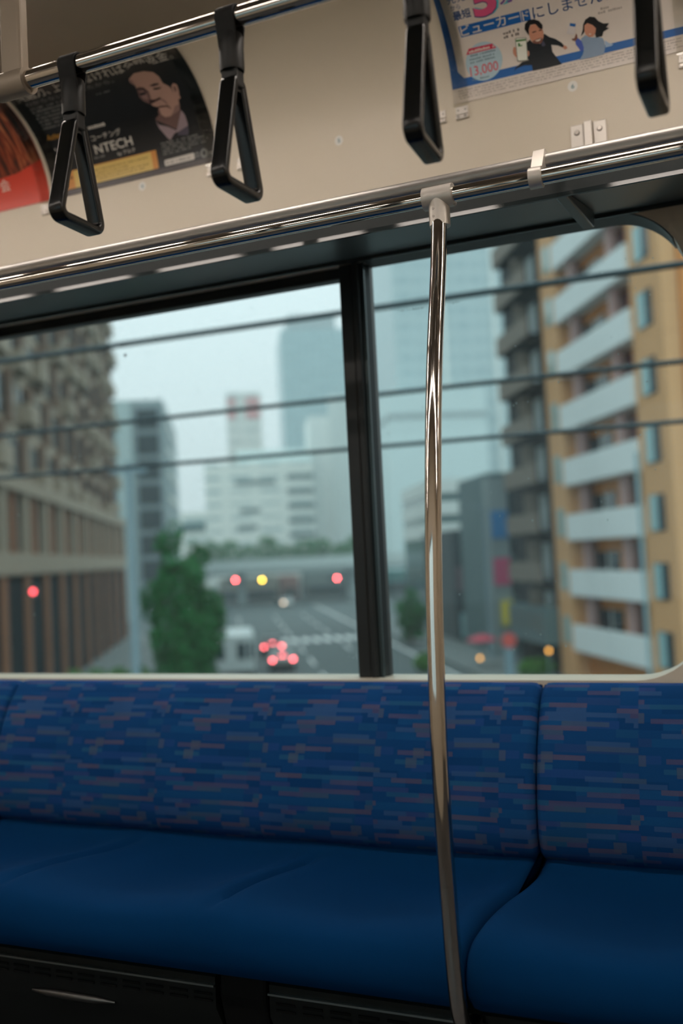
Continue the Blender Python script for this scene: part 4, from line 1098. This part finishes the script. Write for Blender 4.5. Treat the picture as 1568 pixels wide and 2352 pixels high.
# ---- overpass
b = out('overpass', 10, 172, 'grey road overpass crossing the street in the distance', 'overpass')
MB().box(-7.5, 90, 168, 182, 5.2, 6.6).build('deck', GREYB, b)
MB().box(-7.5, 90, 167.7, 168, 5.9, 7.7).build('parapet', M('overpass_parapet', lin(182, 196, 194), 0.7), b)
for ll in (-5, 2, 21, 42): MB().box(ll - 0.8, ll + 0.8, 171, 178, 0, 5.2).build('column', GREYB, b)
for nm, l0, l1, d, h, c, lb in (('shop_building', -2, 9, 186, 4.6, (150, 150, 140), 'beige low shop seen under the overpass'), ('shop_building', 9.4, 13, 188, 4.4, (140, 104, 98), 'reddish low shop seen under the overpass'), ('shop_building', 14, 24, 190, 4.8, (104, 120, 118), 'grey green low shop seen under the overpass'), ('shop_building', 25, 40, 186, 4.5, (70, 130, 128), 'teal hoarding seen under the overpass')):
    o = out(nm, (l0+l1)/2, d, lb, 'building')
    MB().box(l0, l1, d, d + 8, 0, h).build('wall', M('shop_%d' % c[0], lin(*c), 0.6), o)
    MB().box(l0 + 0.5, l1 - 0.5, d - 0.06, d, 0.3, 2.0).build('window', DGL, o)

# ---- trees and hedges
def foliage(name, lumps, n, size, mat, parent, seed):
    rn = random.Random(seed); mb = MB(); tot = sum(a[3]*a[4]*a[5] for a in lumps)
    for (cx, cy, cz, rx, ry, rz) in lumps:
        k = int(n*rx*ry*rz/tot)
        for _ in range(k):
            while True:
                p = Vector((rn.uniform(-1, 1), rn.uniform(-1, 1), rn.uniform(-1, 1)))
                if p.length < 1 and rn.random() < 0.35 + p.length**2: break
            c = Vector((cx + p.x*rx, cy + p.y*ry, cz + p.z*rz))
            a = Vector((rn.uniform(-1, 1), rn.uniform(-1, 1), rn.uniform(-0.6, 0.6))).normalized()
            q = a.cross(Vector((rn.uniform(-1, 1), rn.uniform(-1, 1), rn.uniform(-1, 1)))).normalized()
            s_ = size*rn.uniform(0.6, 1.3)
            mb.add([c - a*s_, c + q*s_*0.55, c + a*s_, c - q*s_*0.55], [(0, 1, 2, 3)])
    return mb.build(name, mat, parent, recalc=False)
def tree(l, d, h, rad, label, mat, seed, low=0.0, n=5200):
    t_ = out('street_tree', l, d, label, 'tree', 'street trees')
    MB().tube([(l, d, 0), (l + 0.05, d, h*0.35), (l - 0.05, d, h*0.8)], [0.16, 0.12, 0.05], 8).build('trunk', BARK, t_, 50)
    rn = random.Random(seed); lumps = [(l, d, low + (h - low)*0.40, rad*0.72, rad*0.72, (h - low)*0.42)]
    for k in range(16):
        f = k/15; a = rn.uniform(0, 2*PI); z = low + (h - low)*(0.06 + 0.84*f)
        wd = rad*(0.95 if f < 0.55 else 0.95 - 1.25*(f - 0.55)); rr_ = rad*rn.uniform(0.36, 0.52)*(1 if f < 0.7 else 0.75)
        lumps.append((l + wd*0.75*math.cos(a), d + wd*0.75*math.sin(a), z, rr_, rr_, rr_*rn.uniform(0.9, 1.4)))
    lumps.append((l + 0.1, d, h - rad*0.35, rad*0.28, rad*0.28, rad*0.5))
    foliage('foliage', lumps, n, 0.17, mat, t_, seed)
tree(-2.75, 50, 9.5, 1.6, 'tall dark green street tree beside the grey post', LEAF, 11, 0.3)
tree(-1.95, 55, 8.7, 1.5, 'green street tree right of the tall one, next to the road', LEAF, 12, 0.3)
tree(14.6, 81, 4.6, 1.4, 'small street tree just right of the mullion', LEAF, 13, 0.6, 2600)
def hedge(name, l0, l1, d, h, label, mat, seed, dep=1.0, n=1800, size=0.13):
    o = out(name, (l0+l1)/2, d, label, 'hedge' if name == 'hedge' else 'bush')
    k = max(1, int((l1 - l0)/1.2)); lumps = []
    for i in range(k):
        c = l0 + (l1 - l0)*(i + 0.5)/k; lumps.append((c, d, h*0.5, (l1-l0)/k*0.62, dep*0.6, h*0.5))
    foliage('foliage', lumps, n, size, mat, o, seed)
hedge('hedge', -9.6, -4.7, 58, 1.9, 'clipped green hedge in front of the tan building', LEAF2, 21, 1.2, 2600)
hedge('bush', 11.4, 12.8, 62, 1.2, 'round green bush near the foot of the mullion', LEAF2, 22, 1.0, 1500)
hedge('bush', 16.4, 18.2, 56, 1.1, 'round green bush beside the yellow building', LEAF2, 23, 1.2, 1700)
for k, x_ in enumerate((-3.5, 0.3, 4.1, 7.9, 11.7, 15.5, 19.3, 23.1, 26.9)):
    dg = 203 if k % 2 else 208.5
    o = out('garden_tree', x_, dg, 'small dark green tree in the row above the overpass', 'tree', 'trees above the overpass')
    MB().tube([(x_, dg, 0), (x_, dg, 8.5)], 0.12, 6).build('trunk', BARK, o)
    foliage('foliage', [(x_, dg, 9.0 + 1.0*math.sin(x_), 2.5, 1.9, 2.1 + 0.7*math.cos(x_*1.7))], 520, 0.40, LEAF, o, 31 + k)

# ---- posts, rail, signals
p_ = out('utility_post', -2.65, 28, 'tall pale grey post left of the trees', 'post')
MB().tube([(-2.65, 28, 0), (-2.65, 28, 10.4)], [0.13, 0.095], 14).build('shaft', POSTM, p_, 40)
MB().box(-3.15, -2.15, 27.94, 28.06, 10.1, 10.22).build('cross_arm', POSTM, p_)
p_ = out('utility_post', 17.2, 66, 'grey lamp post beside the sign tower', 'post')
MB().tube([(17.35, 66, 0), (17.35, 66, 10.5)], [0.17, 0.12], 12).build('shaft', POSTM, p_, 40)
MB().box(16.4, 17.35, 65.9, 66.1, 10.4, 10.5).build('lamp_arm', POSTM, p_)
p_ = out('guard_rail', -6.8, 55, 'low white guard rail in front of the hedge', 'guard rail')
for hh in (0.55, 0.95): MB().tube([(-9.4, 55, hh), (-4.4, 55, hh)], 0.05, 8).build('rail', PALEB, p_)
for ll in (-9.3, -7.6, -5.9, -4.5): MB().tube([(ll, 55, 0), (ll, 55, 1.0)], 0.05, 8).build('post', PALEB, p_)

def emis(name, col, s): return M(name, lin(40, 40, 40), 0.4, vary=0.0, emit=col, estr=s)
RED = emis('signal_red', (1.0, 0.10, 0.11), 34); AMB = emis('signal_amber', (1.0, 0.62, 0.05), 24); SHELL = M('signal_shell', lin(70, 78, 80), 0.6); DLENS = M('dark_lens', lin(40, 46, 44), 0.3)
def signal(l, d, h, lit, side, label):
    s_ = out('traffic_signal', l, d, label, 'traffic light', 'traffic signals')
    MB().box(l - 0.62, l + 0.62, d, d + 0.18, h - 0.21, h + 0.21).build('housing', SHELL, s_, None, 0.04)
    MB().tube([(l + side*4.0, d + 0.3, 0), (l + side*4.0, d + 0.3, h + 0.3)], 0.09, 10).build('post', POSTM, s_)
    MB().tube([(l + side*4.0, d + 0.3, h + 0.2), (l, d + 0.3, h + 0.2)], 0.05, 8).build('arm', POSTM, s_)
    for k in range(3):
        c = l - 0.4 + 0.4*k
        MB().tube([(c, d, h), (c, d - 0.05, h)], 0.15, 14).build('lens', (RED if lit == 'r' else AMB) if k == lit_i[lit] else DLENS, s_)
lit_i = {'r': 2, 'a': 1}
signal(0.3, 118, 5.35, 'r', -1, 'traffic signal showing red, leftmost over the far crossing')
signal(3.8, 118, 5.2, 'a', -1, 'traffic signal showing amber over the far crossing')
signal(12.3, 118, 4.95, 'r', 1, 'traffic signal showing red near the mullion')
s_ = out('traffic_signal', -10.1, 53.1, 'red signal lamp in front of the brown piers at the left', 'traffic light', 'traffic signals')
MB().box(-10.27, -9.93, 53.1, 53.3, 6.15, 6.75).build('housing', SHELL, s_, None, 0.03)
MB().box(-10.6, -10.15, 53.3, 53.36, 6.4, 6.5).build('bracket', SHELL, s_)
MB().tube([(-10.1, 53.1, 6.48), (-10.1, 53.05, 6.48)], 0.11, 14).build('lens', emis('signal_red_small', (1.0, 0.08, 0.10), 9), s_)

# ---- vehicles (rear towards the viewer)
TAIL = emis('tail_lamp', (1.0, 0.13, 0.15), 15)
def car(l, d, col, label, hi=1.45, w_=1.7, lights=True, metal=0.3):
    c = out('car', l, d, label, 'car', 'cars on the street')
    bodym = M('car_paint_%d' % col[0], lin(*col), 0.3, metal, vary=0.03)
    x0, x1 = l - w_/2, l + w_/2
    body = MB().prism_x(fillet([(d, 0.35), (d, 0.95), (d + 0.15, 1.0), (d + 3.2, 0.95), (d + 4.25, 0.78), (d + 4.3, 0.35)], 0.08, True, 3), x0, x1).build('body', bodym, c, 40, 0.05)
    MB().prism_x([(d + 0.25, 0.98), (d + 0.75, hi), (d + 2.3, hi), (d + 3.0, 0.95)], x0 + 0.12, x1 - 0.12).build('cabin', bodym, c, None, 0.06)
    gl = MB(); gl.add([(x0 + 0.22, d + 0.30, 1.04), (x1 - 0.22, d + 0.30, 1.04), (x1 - 0.26, d + 0.68, hi - 0.06), (x0 + 0.26, d + 0.68, hi - 0.06)], [(0, 1, 2, 3)]); gl.build('rear_window', DGL, c)
    for sx_ in (x0 + 0.1, x1 - 0.1):
        for dd in (0.8, 3.4): MB().tube([(sx_ - 0.1, d + dd, 0.31), (sx_ + 0.1, d + dd, 0.31)], 0.31, 16).build('wheel', RUB, c, 40)
    MB().box(x0 + 0.05, x1 - 0.05, d - 0.06, d + 0.05, 0.32, 0.5).build('bumper', RUB, c, None, 0.02)
    if lights:
        for a in (x0 + 0.06, x1 - 0.26): MB().box(a, a + 0.20, d - 0.03, d + 0.02, 0.73, 0.89).build('tail_lamp', TAIL, c)
        MB().box(l - 0.16, l + 0.16, d + 0.26, d + 0.30, 1.02, 1.08).build('brake_lamp', emis('brake_lamp', (1.0, 0.13, 0.15), 14), c)
    return c
car(3.3, 67, (150, 158, 156), 'silver car with red tail lamps, nearest on the street')
car(3.1, 77.5, (44, 50, 54), 'dark car with red tail lamps ahead of the silver one')
fc = car(8.8, 156, (206, 212, 212), 'white car far up the street with one headlamp lit', lights=False)
MB().box(8.0, 8.4, 155.9, 156, 0.6, 0.9).build('headlamp', emis('headlamp', (1.0, 0.72, 0.5), 5), fc)
v_ = out('bus', 0.2, 62, 'small white bus seen from behind beside the trees', 'bus', 'cars on the street')
vm_ = M('bus_paint', lin(196, 206, 206), 0.4, vary=0.03)
MB().box(-1.05, 1.35, 62, 68.5, 0.45, 3.0).build('body', vm_, v_, None, 0.14)
for a, wdt in ((-0.92, 0.42), (0.28, 0.5), (0.95, 0.26)): MB().box(a, a + wdt, 61.96, 62.02, 1.5, 2.5).build('rear_window', DGL, v_)
for sx_ in (-0.9, 1.2):
    for dd in (63.2, 67.2): MB().tube([(sx_ - 0.1, dd, 0.42), (sx_ + 0.1, dd, 0.42)], 0.42, 16).build('wheel', RUB, v_, 40)
MB().box(-1.0, 1.3, 61.88, 62.05, 0.35, 0.75).build('bumper', RUB, v_)

# ---- small things along the right pavement
q = out('parasol', 15.7, 62, 'red parasol on the right pavement', 'parasol')
MB().lathe([(0.95, 1.75), (0.9, 1.83), (0.5, 2.0), (0.05, 2.12)], (15.7, 62, 0), 16).build('canopy', M('red_canvas', lin(190, 62, 84), 0.7), q, 50)
MB().tube([(15.7, 62, 0.16), (15.7, 62, 1.9)], 0.03, 8).build('pole', POSTM, q)
q = out('round_sign', 14.9, 53, 'round red sign on a pale stand beside the parasol', 'sign')
MB().tube([(14.9, 53, 2.5), (14.9, 52.94, 2.5)], 0.40, 24).build('disc', M('red_disc', lin(214, 92, 86), 0.5), q)
MB().box(14.7, 15.1, 53, 53.3, 0.0, 2.1).build('stand', M('pale_blue_stand', lin(130, 160, 172), 0.5), q)
for l_, d_, c_, lb in ((15.0, 60, (1.0, 0.45, 0.08), 'small orange lantern at the foot of the parasol'), (17.1, 53, (1.0, 0.45, 0.10), 'small orange lantern beside the green bush')):
    q = out('lantern', l_, d_, lb, 'lantern')
    hz = 0.75 if l_ < 17 else 1.7
    MB().tube([(l_, d_, 0.16), (l_, d_, hz)], 0.04, 8).build('stem', POSTM, q)
    MB().lathe([(0.03, 0), (0.09, 0.04), (0.10, 0.12), (0.07, 0.20), (0.02, 0.22)], (l_, d_, hz), 12).build('lamp', emis('lantern_orange', c_, 4.0), q, 50)

# ---- cables along the viaduct
CAB = M('cable_sheath', lin(40, 58, 64), 0.6, vary=0.1)
for k, (za, zb, rad, lb) in enumerate(((0.2735, 0.2635, 0.0170, 'uppermost and thickest of the three cables outside the window'), (0.1775, 0.1700, 0.0128, 'middle of the three cables outside the window'), (0.1228, 0.1125, 0.0118, 'lowest of the three cables outside the window'))):
    Y_ = 5.0
    za_, zb_ = za*Y_ + ZC, zb*Y_ + ZC
    pts = []
    for j in range(25):
        x = -13 + 20*j/24; tt = (x + 4.55)/4.2
        pts.append((x, Y_, za_ + (zb_ - za_)*tt))
    tag(MB().tube(pts, rad, 10).build('cable', CAB, None, 50), lb, 'cable', 'cables beside the track')

# ---- rain haze over the city
hm = bpy.data.materials.new('rain_haze'); hm.use_nodes = True; hn = hm.node_tree.nodes; hn.clear()
ho = hn.new('ShaderNodeOutputMaterial'); hv = hn.new('ShaderNodeVolumeScatter'); hv.inputs['Color'].default_value = (0.90, 0.98, 1.0, 1); hv.inputs['Density'].default_value = HAZE; hv.inputs['Anisotropy'].default_value = 0.0
hm.node_tree.links.new(hv.outputs[0], ho.inputs['Volume'])
omesh('haze', MB().box(-420, 420, 16, 720, -0.2, 260), hm, 0, 16, 'pale rain haze hanging over the street', 'haze', None, 'stuff')
